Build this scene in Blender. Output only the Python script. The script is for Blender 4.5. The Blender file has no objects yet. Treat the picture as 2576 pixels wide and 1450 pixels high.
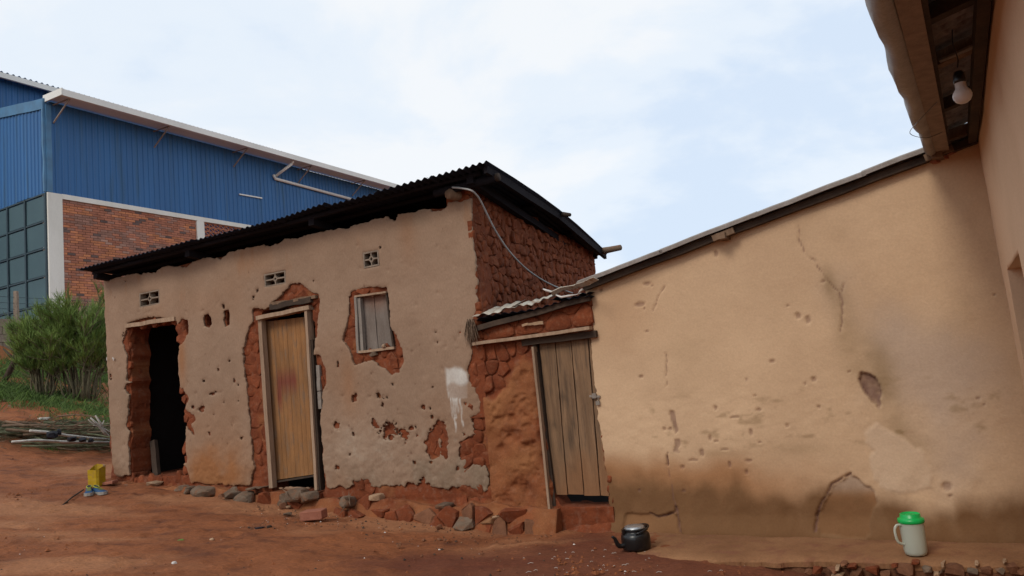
import bpy, bmesh, math, random
import numpy as np
from mathutils import Vector, Matrix
random.seed(7); rng = np.random.default_rng(7)
S = bpy.context.scene
COL = S.collection
rad = math.radians

# ------------------------------------------------------------------ camera
FOC, CX, CY = 1880.0, 1288.0, 725.0          # photo measured at 2576 x 1450
PITCH, ROLL = rad(7.2), math.atan(0.1)
CAM = np.array([0.0, 0.0, 1.5])
fwd = np.array([0, math.cos(PITCH), math.sin(PITCH)]); up0 = np.array([0, -math.sin(PITCH), math.cos(PITCH)])
rt = math.cos(ROLL) * np.array([1.0, 0, 0]) - math.sin(ROLL) * up0
upv = math.cos(ROLL) * up0 + math.sin(ROLL) * np.array([1.0, 0, 0])
cd = bpy.data.cameras.new('camera'); cam = bpy.data.objects.new('camera', cd); COL.objects.link(cam)
cd.sensor_width = 36; cd.lens = 36 * FOC / 2576; cd.clip_end = 2000; cd.clip_start = 0.05
cam.matrix_world = Matrix(((rt[0], upv[0], -fwd[0], CAM[0]), (rt[1], upv[1], -fwd[1], CAM[1]), (rt[2], upv[2], -fwd[2], CAM[2]), (0, 0, 0, 1)))
S.camera = cam
S.view_settings.view_transform = 'Standard'; S.view_settings.look = 'None'
S.view_settings.exposure = 0.0; S.view_settings.gamma = 1.0; S.view_settings.use_curve_mapping = False

# ------------------------------------------------------------------ sky and sun
SUN_AZ, SUN_EL = 232.0, 42.0                 # math azimuth of the direction the light comes from
w = bpy.data.worlds.new('World'); S.world = w; w.use_nodes = True
nt = w.node_tree; nt.nodes.clear(); N = nt.nodes.new; L = nt.links.new
out = N('ShaderNodeOutputWorld'); bg = N('ShaderNodeBackground'); bg.inputs[1].default_value = 0.1
sky = N('ShaderNodeTexSky'); sky.sky_type = 'NISHITA'; sky.sun_disc = False
sky.sun_elevation = rad(SUN_EL); sky.sun_rotation = rad(90 - SUN_AZ)
sky.air_density = 1.0; sky.dust_density = 2.0; sky.ozone_density = 1.5
tc = N('ShaderNodeTexCoord'); mp = N('ShaderNodeMapping'); mp.inputs['Scale'].default_value = (1.0, 1.0, 2.2)
mp.inputs['Location'].default_value = (0.35, 0.1, 0.2)
L(tc.outputs['Generated'], mp.inputs[0])
n1 = N('ShaderNodeTexNoise'); n1.inputs['Scale'].default_value = 2.1; n1.inputs['Detail'].default_value = 8; n1.inputs['Roughness'].default_value = 0.55
n1.inputs['Distortion'].default_value = 0.25
L(mp.outputs[0], n1.inputs['Vector'])
r1 = N('ShaderNodeValToRGB'); r1.color_ramp.interpolation = 'EASE'
r1.color_ramp.elements[0].position = 0.38; r1.color_ramp.elements[0].color = (7.4, 8.6, 10.2, 1)
r1.color_ramp.elements[1].position = 0.58; r1.color_ramp.elements[1].color = (9.9, 10.2, 10.5, 1)
e = r1.color_ramp.elements.new(0.48); e.color = (8.8, 9.6, 10.5, 1)
L(n1.outputs['Fac'], r1.inputs[0])
mx = N('ShaderNodeMixRGB'); mx.inputs[0].default_value = 0.9
L(sky.outputs[0], mx.inputs[1]); L(r1.outputs[0], mx.inputs[2]); L(mx.outputs[0], bg.inputs[0]); L(bg.outputs[0], out.inputs[0])
sd = bpy.data.lights.new('sun', 'SUN'); sd.energy = 1.45; sd.angle = rad(18); sd.color = (1, 0.93, 0.82)
sun = bpy.data.objects.new('sun', sd); COL.objects.link(sun)
dv = Vector((math.cos(rad(SUN_AZ)) * math.cos(rad(SUN_EL)), math.sin(rad(SUN_AZ)) * math.cos(rad(SUN_EL)), math.sin(rad(SUN_EL))))
sun.rotation_euler = dv.to_track_quat('Z', 'Y').to_euler(); sun.location = dv * 30

# ------------------------------------------------------------------ measuring helpers
def ray(px, py):
    a = (px - CX) / FOC; b = (CY - py) / FOC
    return fwd + a * rt + b * upv
def atz(px, py, z):
    d = ray(px, py); t = (z - 1.5) / d[2]; return CAM + t * d
class Frame:
    """a vertical plane: origin, direction u, outward normal n"""
    def __init__(s, O, az, side):
        s.O = np.array([O[0], O[1]]); s.u = np.array([math.cos(rad(az)), math.sin(rad(az))])
        s.n = np.array([s.u[1], -s.u[0]]) * side
    def pt(s, u, z, d=0.0):
        p = s.O + s.u * u + s.n * d; return Vector((p[0], p[1], z))
    def hit(s, px, py, d=0.0):
        D = ray(px, py); O = s.O + s.n * d
        t = (s.n @ O) / (s.n @ D[:2]); X = CAM + t * D
        return float((X[:2] - O) @ s.u), float(X[2])
    def P(s, px, py, d=0.0):
        return s.pt(*s.hit(px, py, d), d)
FM = Frame((-5.285, 9.595), -25.2, 1)                     # mud house front
BP = FM.pt(5.49, 0)
FG = Frame((BP.x, BP.y), 64.8, 1)                         # mud house end wall
FB = Frame((0.701, 6.821), -33.3, 1)                      # beige gable wall
CP = FB.pt(3.16, 0)
FR = Frame((CP.x, CP.y), 240.0, -1)                       # right wall, u runs towards the camera
if FR.n @ (-(FR.O)) < 0: FR.n = -FR.n
FW = Frame((-17.508, 28.0), 60.7, 1)                      # warehouse long side
FL = Frame((-17.508, 28.0), 150.7, -1)                    # warehouse gate side
SG = np.array([0.9048806, -0.4256655])
GS = [-400, -11.9, -11.3, -11.18, -6.4, -2.5, -1, 0, 5.5, 7, 8, 9.6, 12, 400]
GZ = [4.6, 4.5, 4.4, 3.32, 2.2, 1.13, 0.885, 0.775, 0.15, 0.115, 0.04, -0.14, -0.18, -0.2]
def gz(x, y):
    s = (np.asarray(x, float) + 5.285) * SG[0] + (np.asarray(y, float) - 9.595) * SG[1]
    return np.interp(s, GS, GZ)
def ghit(px, py):
    d = ray(px, py); t = 1.0
    while t < 80:
        X = CAM + d * t
        if X[2] < gz(X[0], X[1]): break
        t += 0.01
    return Vector((float(X[0]), float(X[1]), float(gz(X[0], X[1]))))
# ---- numpy value noise
def _h(ix, iy, s):
    v = (ix * 374761393 + iy * 668265263 + s * 1442695041) & 0xFFFFFFFF
    v = ((v ^ (v >> 13)) * 1274126177) & 0xFFFFFFFF
    return ((v ^ (v >> 16)) & 0xFFFF) / 65535.0
def vn(x, y, s=0):
    x = np.asarray(x, float); y = np.asarray(y, float)
    ix = np.floor(x).astype(np.int64); iy = np.floor(y).astype(np.int64); fx = x - ix; fy = y - iy
    fx = fx * fx * (3 - 2 * fx); fy = fy * fy * (3 - 2 * fy)
    a = _h(ix, iy, s); b = _h(ix + 1, iy, s); c = _h(ix, iy + 1, s); d = _h(ix + 1, iy + 1, s)
    return (a * (1 - fx) + b * fx) * (1 - fy) + (c * (1 - fx) + d * fx) * fy - 0.5
def fbm(x, y, s=0, o=4):
    r = 0; a = 1
    for k in range(o):
        r = r + a * vn(x * 2 ** k + 7.3 * k, y * 2 ** k + 3.1 * k, s + k); a *= 0.5
    return r
def sdf(poly, U, V):
    """signed distance, positive inside"""
    U = U.ravel(); V = V.ravel(); d = np.full(U.shape, 1e9); ins = np.zeros(U.shape, bool)
    n = len(poly)
    for i in range(n):
        ax, ay = poly[i]; bx, by = poly[(i + 1) % n]
        ex, ey = bx - ax, by - ay; wx, wy = U - ax, V - ay
        t = np.clip((wx * ex + wy * ey) / (ex * ex + ey * ey + 1e-12), 0, 1)
        d = np.minimum(d, np.hypot(wx - ex * t, wy - ey * t))
        c = ((ay > V) != (by > V)) & (U < (bx - ax) * (V - ay) / (by - ay + 1e-12) + ax)
        ins ^= c
    return np.where(ins, d, -d)
def smooth(x, a, b):
    t = np.clip((x - a) / (b - a), 0, 1); return t * t * (3 - 2 * t)

# ------------------------------------------------------------------ materials
MATS = {}
def nm(name):
    m = bpy.data.materials.new(name); m.use_nodes = True; t = m.node_tree
    b = t.nodes['Principled BSDF']; MATS[name] = m
    return m, t, b
def mat(name, c1, c2=None, scale=6.0, rough=0.9, bump=0.3, bscale=40.0, c3=None, stretch=(1, 1, 1), detail=6, metal=0.0, masks=(), spec=0.25, island=0.0, grain=0.12, coords='pos'):
    m, t, b = nm(name); N = t.nodes.new; L = t.links.new
    g = N('ShaderNodeNewGeometry'); mp = N('ShaderNodeMapping'); mp.inputs['Scale'].default_value = stretch
    if coords == 'pos': L(g.outputs['Position'], mp.inputs[0])
    else: L(N('ShaderNodeTexCoord').outputs['Object'], mp.inputs[0])
    c2 = c2 or tuple(v * 0.75 for v in c1)
    n = N('ShaderNodeTexNoise'); n.inputs['Scale'].default_value = scale; n.inputs['Detail'].default_value = detail; n.inputs['Roughness'].default_value = 0.6
    L(mp.outputs[0], n.inputs['Vector'])
    r = N('ShaderNodeValToRGB'); r.color_ramp.elements[0].position = 0.34; r.color_ramp.elements[1].position = 0.66
    r.color_ramp.elements[0].color = (*c2, 1); r.color_ramp.elements[1].color = (*c1, 1)
    L(n.outputs['Fac'], r.inputs[0]); colr = r.outputs[0]
    if c3:
        n3 = N('ShaderNodeTexNoise'); n3.inputs['Scale'].default_value = scale * 2.7; n3.inputs['Detail'].default_value = 8
        L(mp.outputs[0], n3.inputs['Vector'])
        r3 = N('ShaderNodeValToRGB'); r3.color_ramp.elements[0].position = 0.52; r3.color_ramp.elements[1].position = 0.7
        L(n3.outputs['Fac'], r3.inputs[0])
        x = N('ShaderNodeMixRGB'); L(r3.outputs[0], x.inputs[0]); L(colr, x.inputs[1]); x.inputs[2].default_value = (*c3, 1); colr = x.outputs[0]
    for (attr, ch, c) in masks:
        a = N('ShaderNodeAttribute'); a.attribute_name = attr; sp = N('ShaderNodeSeparateColor'); L(a.outputs['Color'], sp.inputs[0])
        x = N('ShaderNodeMixRGB'); x.inputs[2].default_value = (*c, 1)
        L(sp.outputs[ch], x.inputs[0]); L(colr, x.inputs[1]); colr = x.outputs[0]
    if grain:
        ng = N('ShaderNodeTexNoise'); ng.inputs['Scale'].default_value = bscale * 1.7; ng.inputs['Detail'].default_value = 4
        L(mp.outputs[0], ng.inputs['Vector'])
        mr = N('ShaderNodeMapRange'); mr.inputs[1].default_value = 0.3; mr.inputs[2].default_value = 0.7; mr.inputs[3].default_value = 1 - grain; mr.inputs[4].default_value = 1 + grain
        L(ng.outputs['Fac'], mr.inputs[0]); x = N('ShaderNodeVectorMath'); x.operation = 'SCALE'; L(colr, x.inputs[0]); L(mr.outputs[0], x.inputs['Scale']); colr = x.outputs[0]
    if island:
        oi = N('ShaderNodeObjectInfo'); gi = N('ShaderNodeNewGeometry'); ad = N('ShaderNodeMath'); ad.operation = 'ADD'
        L(oi.outputs['Random'], ad.inputs[0]); L(gi.outputs['Random Per Island'], ad.inputs[1])
        fr = N('ShaderNodeMath'); fr.operation = 'FRACT'; L(ad.outputs[0], fr.inputs[0])
        mr = N('ShaderNodeMapRange'); mr.inputs[3].default_value = 1 - island; mr.inputs[4].default_value = 1 + island
        L(fr.outputs[0], mr.inputs[0]); x = N('ShaderNodeVectorMath'); x.operation = 'SCALE'; L(colr, x.inputs[0]); L(mr.outputs[0], x.inputs['Scale']); colr = x.outputs[0]
    L(colr, b.inputs['Base Color'])
    b.inputs['Roughness'].default_value = rough; b.inputs['Metallic'].default_value = metal; b.inputs['Specular IOR Level'].default_value = spec
    if bump:
        nb = N('ShaderNodeTexNoise'); nb.inputs['Scale'].default_value = bscale; nb.inputs['Detail'].default_value = 7; nb.inputs['Roughness'].default_value = 0.65
        L(mp.outputs[0], nb.inputs['Vector']); bp = N('ShaderNodeBump'); bp.inputs['Strength'].default_value = bump; bp.inputs['Distance'].default_value = 0.012
        L(nb.outputs['Fac'], bp.inputs['Height']); L(bp.outputs[0], b.inputs['Normal'])
    return m
M_PL = mat('plaster_grey', (.300, .197, .132), (.246, .158, .104), 1.6, bump=.45, bscale=42, grain=.07, stretch=(1, 1, .6),
           masks=[('mask', 0, (.27, .115, .045)), ('mask', 1, (.19, .14, .095)), ('mask2', 0, (.345, .265, .195)), ('mask', 2, (.62, .61, .57)), ('mask2', 1, (.14, .07, .045))])
M_BG = mat('plaster_beige', (.585, .397, .245), (.505, .335, .205), 1.3, bump=.22, bscale=38, grain=.05,
           masks=[('mask2', 0, (.43, .315, .235)), ('mask2', 1, (.25, .160, .078)), ('mask', 0, (.33, .155, .065)), ('mask', 1, (.165, .082, .035)), ('mask', 2, (.54, .385, .26)), ('mask2', 2, (.17, .09, .07))])
M_RW = mat('plaster_right', (.72, .50, .33), (.64, .43, .27), 1.1, bump=.15, bscale=40, grain=.04)
M_MUD = mat('red_mud', (.205, .052, .018), (.135, .034, .013), 7, bump=.6, bscale=45, c3=(.20, .075, .04), masks=[('mask', 0, (.29, .120, .046))])
M_STN = mat('mud_lump', (.205, .053, .019), (.135, .034, .013), 9, bump=1.0, bscale=28, island=.14, c3=(.205, .072, .034))
M_EARTH = mat('earth', (.255, .086, .032), (.185, .060, .022), 1.6, bump=1.0, bscale=26, grain=.2, c3=(.12, .040, .018), stretch=(.8, 1.6, 1),
              masks=[('mask', 0, (.115, .032, .016)), ('mask', 1, (.31, .135, .062)), ('mask', 2, (.09, .12, .03))])
M_LEDGE = mat('ledge_mud', (.27, .135, .064), (.19, .088, .040), 2.5, bump=.4, bscale=40, c3=(.20, .085, .045))
M_ROOF = mat('roof_iron_dark', (.010, .014, .026), (.008, .009, .015), 5, rough=.75, bump=.1, spec=.2)
M_ZINC = mat('roof_iron_pale', (.50, .47, .40), (.38, .33, .27), 9, rough=.5, bump=.2, metal=.15, c3=(.26, .16, .10))
M_WOOD = mat('old_wood', (.20, .125, .078), (.13, .08, .05), 5, bump=.4, bscale=30, stretch=(6, 6, .5), island=.15)
M_WOODP = mat('pale_wood', (.36, .25, .17), (.26, .17, .11), 5, bump=.4, bscale=30, stretch=(5, 5, .6), island=.08)
M_WOODG = mat('grey_wood', (.27, .235, .20), (.19, .16, .135), 4, bump=.4, bscale=30, stretch=(7, 7, .5), island=.08)
M_ROOFW = mat('eave_shade_timber', (.016, .014, .017), None, 6, rough=.9, bump=.2, spec=.1)  # near-black timber: the shade under the roof is put into its colour
M_WOODD = mat('dark_wood', (.06, .040, .028), (.035, .024, .018), 6, bump=.4, bscale=30, island=.2)
M_DOOR = mat('door_slats', (.31, .150, .058), (.20, .096, .038), 2.2, bump=.3, bscale=30, stretch=(4, 4, .9), island=.03, c3=(.20, .12, .07), masks=[('mask', 0, (.17, .028, .022)), ('mask', 1, (.15, .085, .05))])
M_PLNK = mat('plank_door', (.275, .165, .092), (.17, .10, .056), 3, bump=.5, bscale=30, stretch=(9, 9, .5), island=.09, c3=(.13, .085, .055), masks=[('mask', 0, (.25, .12, .055)), ('mask', 1, (.06, .04, .028))])
M_CEM = mat('cement_block', (.27, .21, .16), (.19, .145, .11), 14, bump=.5, bscale=80)
M_GST = mat('grey_stone', (.165, .122, .088), (.125, .080, .052), 6, bump=.6, bscale=40, c3=(.18, .085, .045), island=.15)
M_BST = mat('brown_stone', (.19, .082, .042), (.13, .055, .028), 9, bump=.5, bscale=50, island=.2)
M_TST = mat('tan_stone', (.36, .24, .15), (.28, .17, .10), 9, bump=.5, bscale=50, island=.2)
M_RBR = mat('red_brick', (.34, .135, .085), (.27, .10, .062), 12, bump=.5, bscale=70, island=.06)
M_WHT = mat('white_bits', (.62, .58, .54), None, 20, bump=.1, island=.2)
M_CONC = mat('pale_concrete', (.74, .74, .68), (.64, .64, .58), 1.2, bump=.05, bscale=20, stretch=(1, 1, .35), grain=.03)
M_BLUE = mat('blue_cladding', (.026, .130, .33), (.022, .105, .27), .9, rough=.5, bump=0, c3=(.026, .10, .22), stretch=(1.6, 1.6, .12), spec=.4, grain=.03)
M_BLUE2 = mat('blue_flashing', (.07, .20, .36), (.06, .15, .26), 2, rough=.5, bump=.1, spec=.4, grain=.03)
M_FASC = mat('white_gutter', (.76, .77, .73), (.68, .69, .65), .6, rough=.5, bump=0)
M_GATE = mat('gate_metal', (.060, .112, .130), (.050, .095, .112), .8, rough=.55, bump=0)
M_GATED = mat('gate_frame_metal', (.035, .062, .078), None, 2, rough=.5, bump=0)
M_RUST = mat('steel_strut', (.30, .25, .22), (.22, .17, .14), 3, rough=.6, bump=0)
BRC = [mat('warehouse_brick_' + n, c, tuple(v * .8 for v in c), 3, bump=.2, bscale=20, island=.16) for n, c in
       (('red', (.42, .175, .11)), ('orange', (.54, .22, .11)), ('dull', (.34, .185, .14)), ('dark', (.15, .105, .095)), ('pale', (.43, .26, .20)))]
M_MORT = mat('mortar', (.35, .22, .17), None, 3, bump=.2)
M_CABLE = mat('grey_conduit', (.36, .36, .35), None, 4, rough=.5, bump=0)
M_BLK = mat('black_enamel', (.006, .006, .007), (.012, .011, .011), 20, rough=.3, bump=.05, spec=.45, grain=0)
M_LID = mat('aluminium_lid', (.42, .43, .44), (.30, .31, .32), 30, rough=.35, bump=.05, metal=.7)
M_GRN = mat('green_plastic', (.0, .42, .085), (.0, .36, .07), 10, rough=.35, bump=0, grain=0, spec=.5)
m, t, b = nm('milky_plastic'); M_MILK = m
b.inputs['Base Color'].default_value = (.66, .70, .60, 1); b.inputs['Roughness'].default_value = .35; b.inputs['Transmission Weight'].default_value = .45
b.inputs['Subsurface Weight'].default_value = .3; b.inputs['Subsurface Radius'].default_value = (.05, .06, .05)
M_YEL = mat('yellow_plastic', (.42, .28, .012), (.34, .21, .01), 12, rough=.45, bump=.1, c3=(.33, .20, .04), grain=.05)
M_VERGE = mat('verge_sheet', (.27, .235, .21), (.19, .155, .13), 6, rough=.6, bump=.15)
M_SHOE = mat('shoe_blue', (.02, .075, .17), (.02, .05, .12), 40, rough=.7, bump=.3, bscale=150)
M_SHOEY = mat('shoe_yellow', (.30, .32, .04), None, 40, rough=.6, bump=0)
M_SOLE = mat('shoe_sole', (.30, .29, .26), (.28, .24, .2), 30, rough=.7, bump=.1)
M_BULB = mat('bulb_glass', (.62, .56, .52), None, 5, rough=.3, bump=0, grain=0)
M_STEM = mat('shrub_stem', (.17, .15, .085), (.10, .08, .05), 12, bump=.4)
M_TWIG = mat('shrub_twig', (.20, .275, .065), (.085, .15, .032), 2.5, rough=.6, bump=0, island=.4)
M_GRASS = mat('grass_blade', (.085, .14, .025), (.05, .09, .018), 3, rough=.6, bump=0, island=.3)
M_STK1 = mat('stick_green', (.12, .125, .07), (.06, .065, .035), 10, bump=.3, island=.3)
M_STK2 = mat('stick_brown', (.17, .11, .07), (.10, .06, .04), 10, bump=.3, island=.3)
M_STKW = mat('stick_white', (.56, .54, .50), (.40, .36, .31), 14, bump=.3)
M_BLKP = mat('black_rag', (.010, .011, .018), None, 20, rough=.6, bump=.4)
M_STRAW = mat('straw', (.22, .15, .10), (.14, .09, .06), 20, bump=.2, island=.2)
M_DARK = mat('dark_interior', (.012, .009, .009), None, 5, bump=.2)  # near-black colour paints in the shade of the rooms
M_SOFF = mat('soffit_iron', (.27, .20, .15), (.16, .115, .085), 8, rough=.7, bump=.3, c3=(.13, .075, .05))
M_GUT = mat('gutter_sheet', (.30, .26, .22), (.21, .175, .15), 5, rough=.5, bump=.2)
M_BEAM = mat('eave_timber', (.26, .19, .14), (.19, .135, .10), 5, bump=.3, stretch=(3, 3, 3))

# ------------------------------------------------------------------ objects
def wloc(o):
    v = Vector((0, 0, 0))
    while o: v = v + o.location; o = o.parent
    return v
def link(o, parent=None):
    COL.objects.link(o)
    if parent: o.parent = parent
    return o
def tag(o, label=None, cat=None, group=None, kind=None):
    if label: o['label'] = label
    if cat: o['category'] = cat
    if group: o['group'] = group
    if kind: o['kind'] = kind
    return o
def thing(name, label, cat, loc, group=None):
    o = bpy.data.objects.new(name, None); o.empty_display_size = .1; o.location = Vector(loc); link(o); return tag(o, label, cat, group)
def place(me, name, parent, c):
    o = bpy.data.objects.new(name, me); link(o, parent); o.location = Vector(c) - (wloc(parent) if parent else Vector((0, 0, 0))); return o
class MB:
    def __init__(s): s.v = []; s.f = []; s.m = []; s.sm = []
    def add(s, vs, fs, mi=0, sm=False):
        k = len(s.v); s.v += [tuple(v) for v in vs]; s.f += [tuple(i + k for i in f) for f in fs]; s.m += [mi] * len(fs); s.sm += [sm] * len(fs)
    def box(s, c, h, R=None, mi=0, jit=0):
        vs = []
        for dz in (-1, 1):
            for dy in (-1, 1):
                for dx in (-1, 1):
                    v = Vector((dx * h[0], dy * h[1], dz * h[2]))
                    if jit: v += Vector([random.uniform(-jit, jit) for _ in range(3)])
                    if R: v = R @ v
                    vs.append(Vector(c) + v)
        s.add(vs, [(0, 2, 3, 1), (4, 5, 7, 6), (0, 1, 5, 4), (2, 6, 7, 3), (0, 4, 6, 2), (1, 3, 7, 5)], mi)
    def beam(s, p, q, w, h, side=None, mi=0, seg=1, jit=0, taper=1.0):
        """rectangular bar from p to q; side = direction of its width"""
        p = Vector(p); q = Vector(q); d = (q - p).normalized()
        a = Vector(side) if side is not None else d.cross(Vector((0, 0, 1)))
        a = (a - d * a.dot(d)).normalized(); b = d.cross(a)
        vs = []
        for k in range(seg + 1):
            c = p.lerp(q, k / seg); sc = 1 + (taper - 1) * k / seg
            if 0 < k < seg or jit < 0: c = c + a * random.uniform(-1, 1) * abs(jit) + b * random.uniform(-1, 1) * abs(jit)
            for (x, y) in ((-1, -1), (1, -1), (1, 1), (-1, 1)): vs.append(c + a * (x * w / 2 * sc) + b * (y * h / 2 * sc))
        fs = [(0, 3, 2, 1), (4 * seg, 4 * seg + 1, 4 * seg + 2, 4 * seg + 3)]
        for k in range(seg):
            for i in range(4):
                j = (i + 1) % 4; fs.append((4 * k + i, 4 * k + j, 4 * k + 4 + j, 4 * k + 4 + i))
        s.add(vs, fs, mi)
    def tube(s, pts, r, n=6, mi=0, cap=True):
        pts = [Vector(p) for p in pts]; rs = r if isinstance(r, (list, tuple)) else [r] * len(pts)
        vs = []; prev = None
        for i, p in enumerate(pts):
            d = (pts[min(i + 1, len(pts) - 1)] - pts[max(i - 1, 0)]).normalized()
            a = d.cross(Vector((0.13, 0.31, 1)) if abs(d.z) < .95 else Vector((1, .1, 0))).normalized()
            if prev is not None:
                a2 = prev - d * prev.dot(d)
                if a2.length > 1e-4: a = a2.normalized()
            prev = a; b = d.cross(a)
            for k in range(n):
                t = 2 * math.pi * k / n; vs.append(p + (a * math.cos(t) + b * math.sin(t)) * rs[i])
        fs = []
        for i in range(len(pts) - 1):
            for k in range(n):
                j = (k + 1) % n; fs.append((i * n + k, i * n + j, (i + 1) * n + j, (i + 1) * n + k))
        if cap: fs.append(tuple(reversed(range(n)))); fs.append(tuple((len(pts) - 1) * n + k for k in range(n)))
        s.add(vs, fs, mi, n > 4)
    def lathe(s, prof, n=32, c=(0, 0, 0), mi=0):
        vs = []; fs = []
        for (r, z) in prof:
            for k in range(n):
                t = 2 * math.pi * k / n; vs.append((c[0] + r * math.cos(t), c[1] + r * math.sin(t), c[2] + z))
        for i in range(len(prof) - 1):
            for k in range(n):
                j = (k + 1) % n; fs.append((i * n + k, i * n + j, (i + 1) * n + j, (i + 1) * n + k))
        s.add(vs, fs, mi, True)
    def mesh(s, name, mats, c=None):
        V = np.array(s.v, dtype=float)
        if c is None: c = (V.min(0) + V.max(0)) / 2
        me = bpy.data.meshes.new(name); me.from_pydata([tuple(v) for v in V - np.array(c)], [], s.f)
        for m in (mats if isinstance(mats, (list, tuple)) else [mats]): me.materials.append(m)
        me.polygons.foreach_set('material_index', s.m); me.polygons.foreach_set('use_smooth', s.sm); me.update()
        return me, Vector(c)
    def build(s, name, mats, parent=None, kind=None, label=None):
        me, c = s.mesh(name, mats); o = place(me, name, parent, c)
        if kind: o['kind'] = kind
        if label: o['label'] = label
        return o
def setattr_col(me, name, arr):
    a = me.attributes.new(name, 'FLOAT_COLOR', 'POINT'); c = np.ones((len(arr), 4), np.float32); c[:, :arr.shape[1]] = arr; a.data.foreach_set('color', c.ravel())

def sheet(name, O, U, V, Nn, u0, u1, v0, v1, cell, field, depth, thick, mats, parent=None, attrs=None, smoothf=True):
    """thick surface cut to the outline field>0, with its rim folded back by thick"""
    O, U, V, Nn = [np.array(a, float) for a in (O, U, V, Nn)]
    nu = int(round((u1 - u0) / cell)) + 1; nv = int(round((v1 - v0) / cell)) + 1
    gu, gv = np.meshgrid(np.linspace(u0, u1, nu), np.linspace(v0, v1, nv), indexing='ij')
    F = np.asarray(field(gu.ravel(), gv.ravel()), float).reshape(nu, nv)
    Fu, Fv = np.gradient(F, (u1 - u0) / (nu - 1), (v1 - v0) / (nv - 1))
    inside = F > 0
    pad = np.pad(inside, 1); near = np.zeros_like(inside)
    for a in (0, 1, 2):
        for b in (0, 1, 2): near |= pad[a:a + nu, b:b + nv]
    snap = near & ~inside
    g2 = Fu ** 2 + Fv ** 2 + 1e-6
    step_u = np.clip(-F * Fu / g2, -cell, cell); step_v = np.clip(-F * Fv / g2, -cell, cell)
    gu2 = np.where(snap, gu + step_u, gu); gv2 = np.where(snap, gv + step_v, gv)
    ok = near; q = ok[:-1, :-1] & ok[1:, :-1] & ok[:-1, 1:] & ok[1:, 1:]
    cnt = inside[:-1, :-1].astype(int) + inside[1:, :-1] + inside[:-1, 1:] + inside[1:, 1:]
    q &= cnt >= 1
    idx = np.arange(nu * nv).reshape(nu, nv)
    Q = np.stack([idx[:-1, :-1][q], idx[1:, :-1][q], idx[1:, 1:][q], idx[:-1, 1:][q]], 1)
    used = np.unique(Q); remap = -np.ones(nu * nv, int); remap[used] = np.arange(len(used)); Q = remap[Q]
    uu = gu2.ravel()[used]; vv = gv2.ravel()[used]; ff = np.where(snap, 0, F).ravel()[used]
    dd = depth(uu, vv, ff) * np.ones(len(uu))
    P = O + np.outer(uu, U) + np.outer(vv, V) + np.outer(dd, Nn)
    E = np.concatenate([Q[:, [0, 1]], Q[:, [1, 2]], Q[:, [2, 3]], Q[:, [3, 0]]]); key = np.sort(E, 1); code = key[:, 0].astype(np.int64) * (len(used) + 1) + key[:, 1]
    _, inv, ct = np.unique(code, return_inverse=True, return_counts=True)
    Eb = E[ct[inv] == 1]; bv = np.unique(Eb); bm = -np.ones(len(used), int); bm[bv] = np.arange(len(bv)) + len(used)
    P2 = O + np.outer(uu[bv], U) + np.outer(vv[bv], V) + np.outer(-thick * np.ones(len(bv)), Nn)
    RQ = np.stack([Eb[:, 1], Eb[:, 0], bm[Eb[:, 0]], bm[Eb[:, 1]]], 1)
    AV = np.concatenate([P, P2]); AF = np.concatenate([Q, RQ])
    if np.dot(np.cross(U, V), Nn) < 0: AF = AF[:, ::-1]
    c = (AV.min(0) + AV.max(0)) / 2
    me = bpy.data.meshes.new(name)
    me.vertices.add(len(AV)); me.vertices.foreach_set('co', (AV - c).ravel())
    me.loops.add(AF.size); me.loops.foreach_set('vertex_index', AF.ravel().astype(np.int32))
    me.polygons.add(len(AF)); me.polygons.foreach_set('loop_start', np.arange(0, AF.size, 4, dtype=np.int32))
    me.update(calc_edges=True)
    me.polygons.foreach_set('use_smooth', np.array([True] * len(Q) + [False] * len(RQ)))
    for m in (mats if isinstance(mats, (list, tuple)) else [mats]): me.materials.append(m)
    if attrs:
        ua = np.concatenate([uu, uu[bv]]); va = np.concatenate([vv, vv[bv]])
        for k, fn in attrs.items(): setattr_col(me, k, np.clip(np.stack([np.ones(len(ua)) * x for x in fn(ua, va)], 1), 0, 1))
    return place(me, name, parent, c)
def wall_sheet(name, fr, u0, u1, z0, z1, cell, field, depth, thick, mats, parent=None, attrs=None):
    return sheet(name, (*fr.O, 0), (*fr.u, 0), (0, 0, 1), (*fr.n, 0), u0, u1, z0, z1, cell, field, depth, thick, mats, parent, attrs)

# ---- irregular lumps: Voronoi cells drawn on a wall plane and bulged outwards
def clip_poly(poly, mx_, my_, nx, ny):
    outp = []
    for i in range(len(poly)):
        a = poly[i]; b = poly[(i + 1) % len(poly)]
        da = (a[0] - mx_) * nx + (a[1] - my_) * ny; db = (b[0] - mx_) * nx + (b[1] - my_) * ny
        if da <= 0: outp.append(a)
        if (da < 0) != (db < 0) and abs(da - db) > 1e-12:
            t = da / (da - db); outp.append((a[0] + (b[0] - a[0]) * t, a[1] + (b[1] - a[1]) * t))
    return outp
def cells(u0, u1, v0, v1, su, sv, jit, keep=None, brick=True):
    P = []; nv = int(round((v1 - v0) / sv)); nu = int(round((u1 - u0) / su)) + 1
    for j in range(nv):
        for i in range(-1, nu + 1):
            P.append((u0 + (i + (.5 if (j % 2 and brick) else 0) + random.uniform(-jit, jit)) * su, v0 + (j + .5 + random.uniform(-jit, jit) * .9) * sv))
    res = []
    for (x, y) in P:
        if keep and not keep(x, y): continue
        poly = [(x - su * 1.3, y - sv * 1.3), (x + su * 1.3, y - sv * 1.3), (x + su * 1.3, y + sv * 1.3), (x - su * 1.3, y + sv * 1.3)]
        for (a, b) in P:
            if (a, b) != (x, y) and abs(a - x) < 2.6 * su and abs(b - y) < 2.6 * sv:
                poly = clip_poly(poly, (a + x) / 2, (b + y) / 2, a - x, b - y)
                if len(poly) < 3: break
        if len(poly) >= 3: res.append((x, y, poly))
    return res
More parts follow.
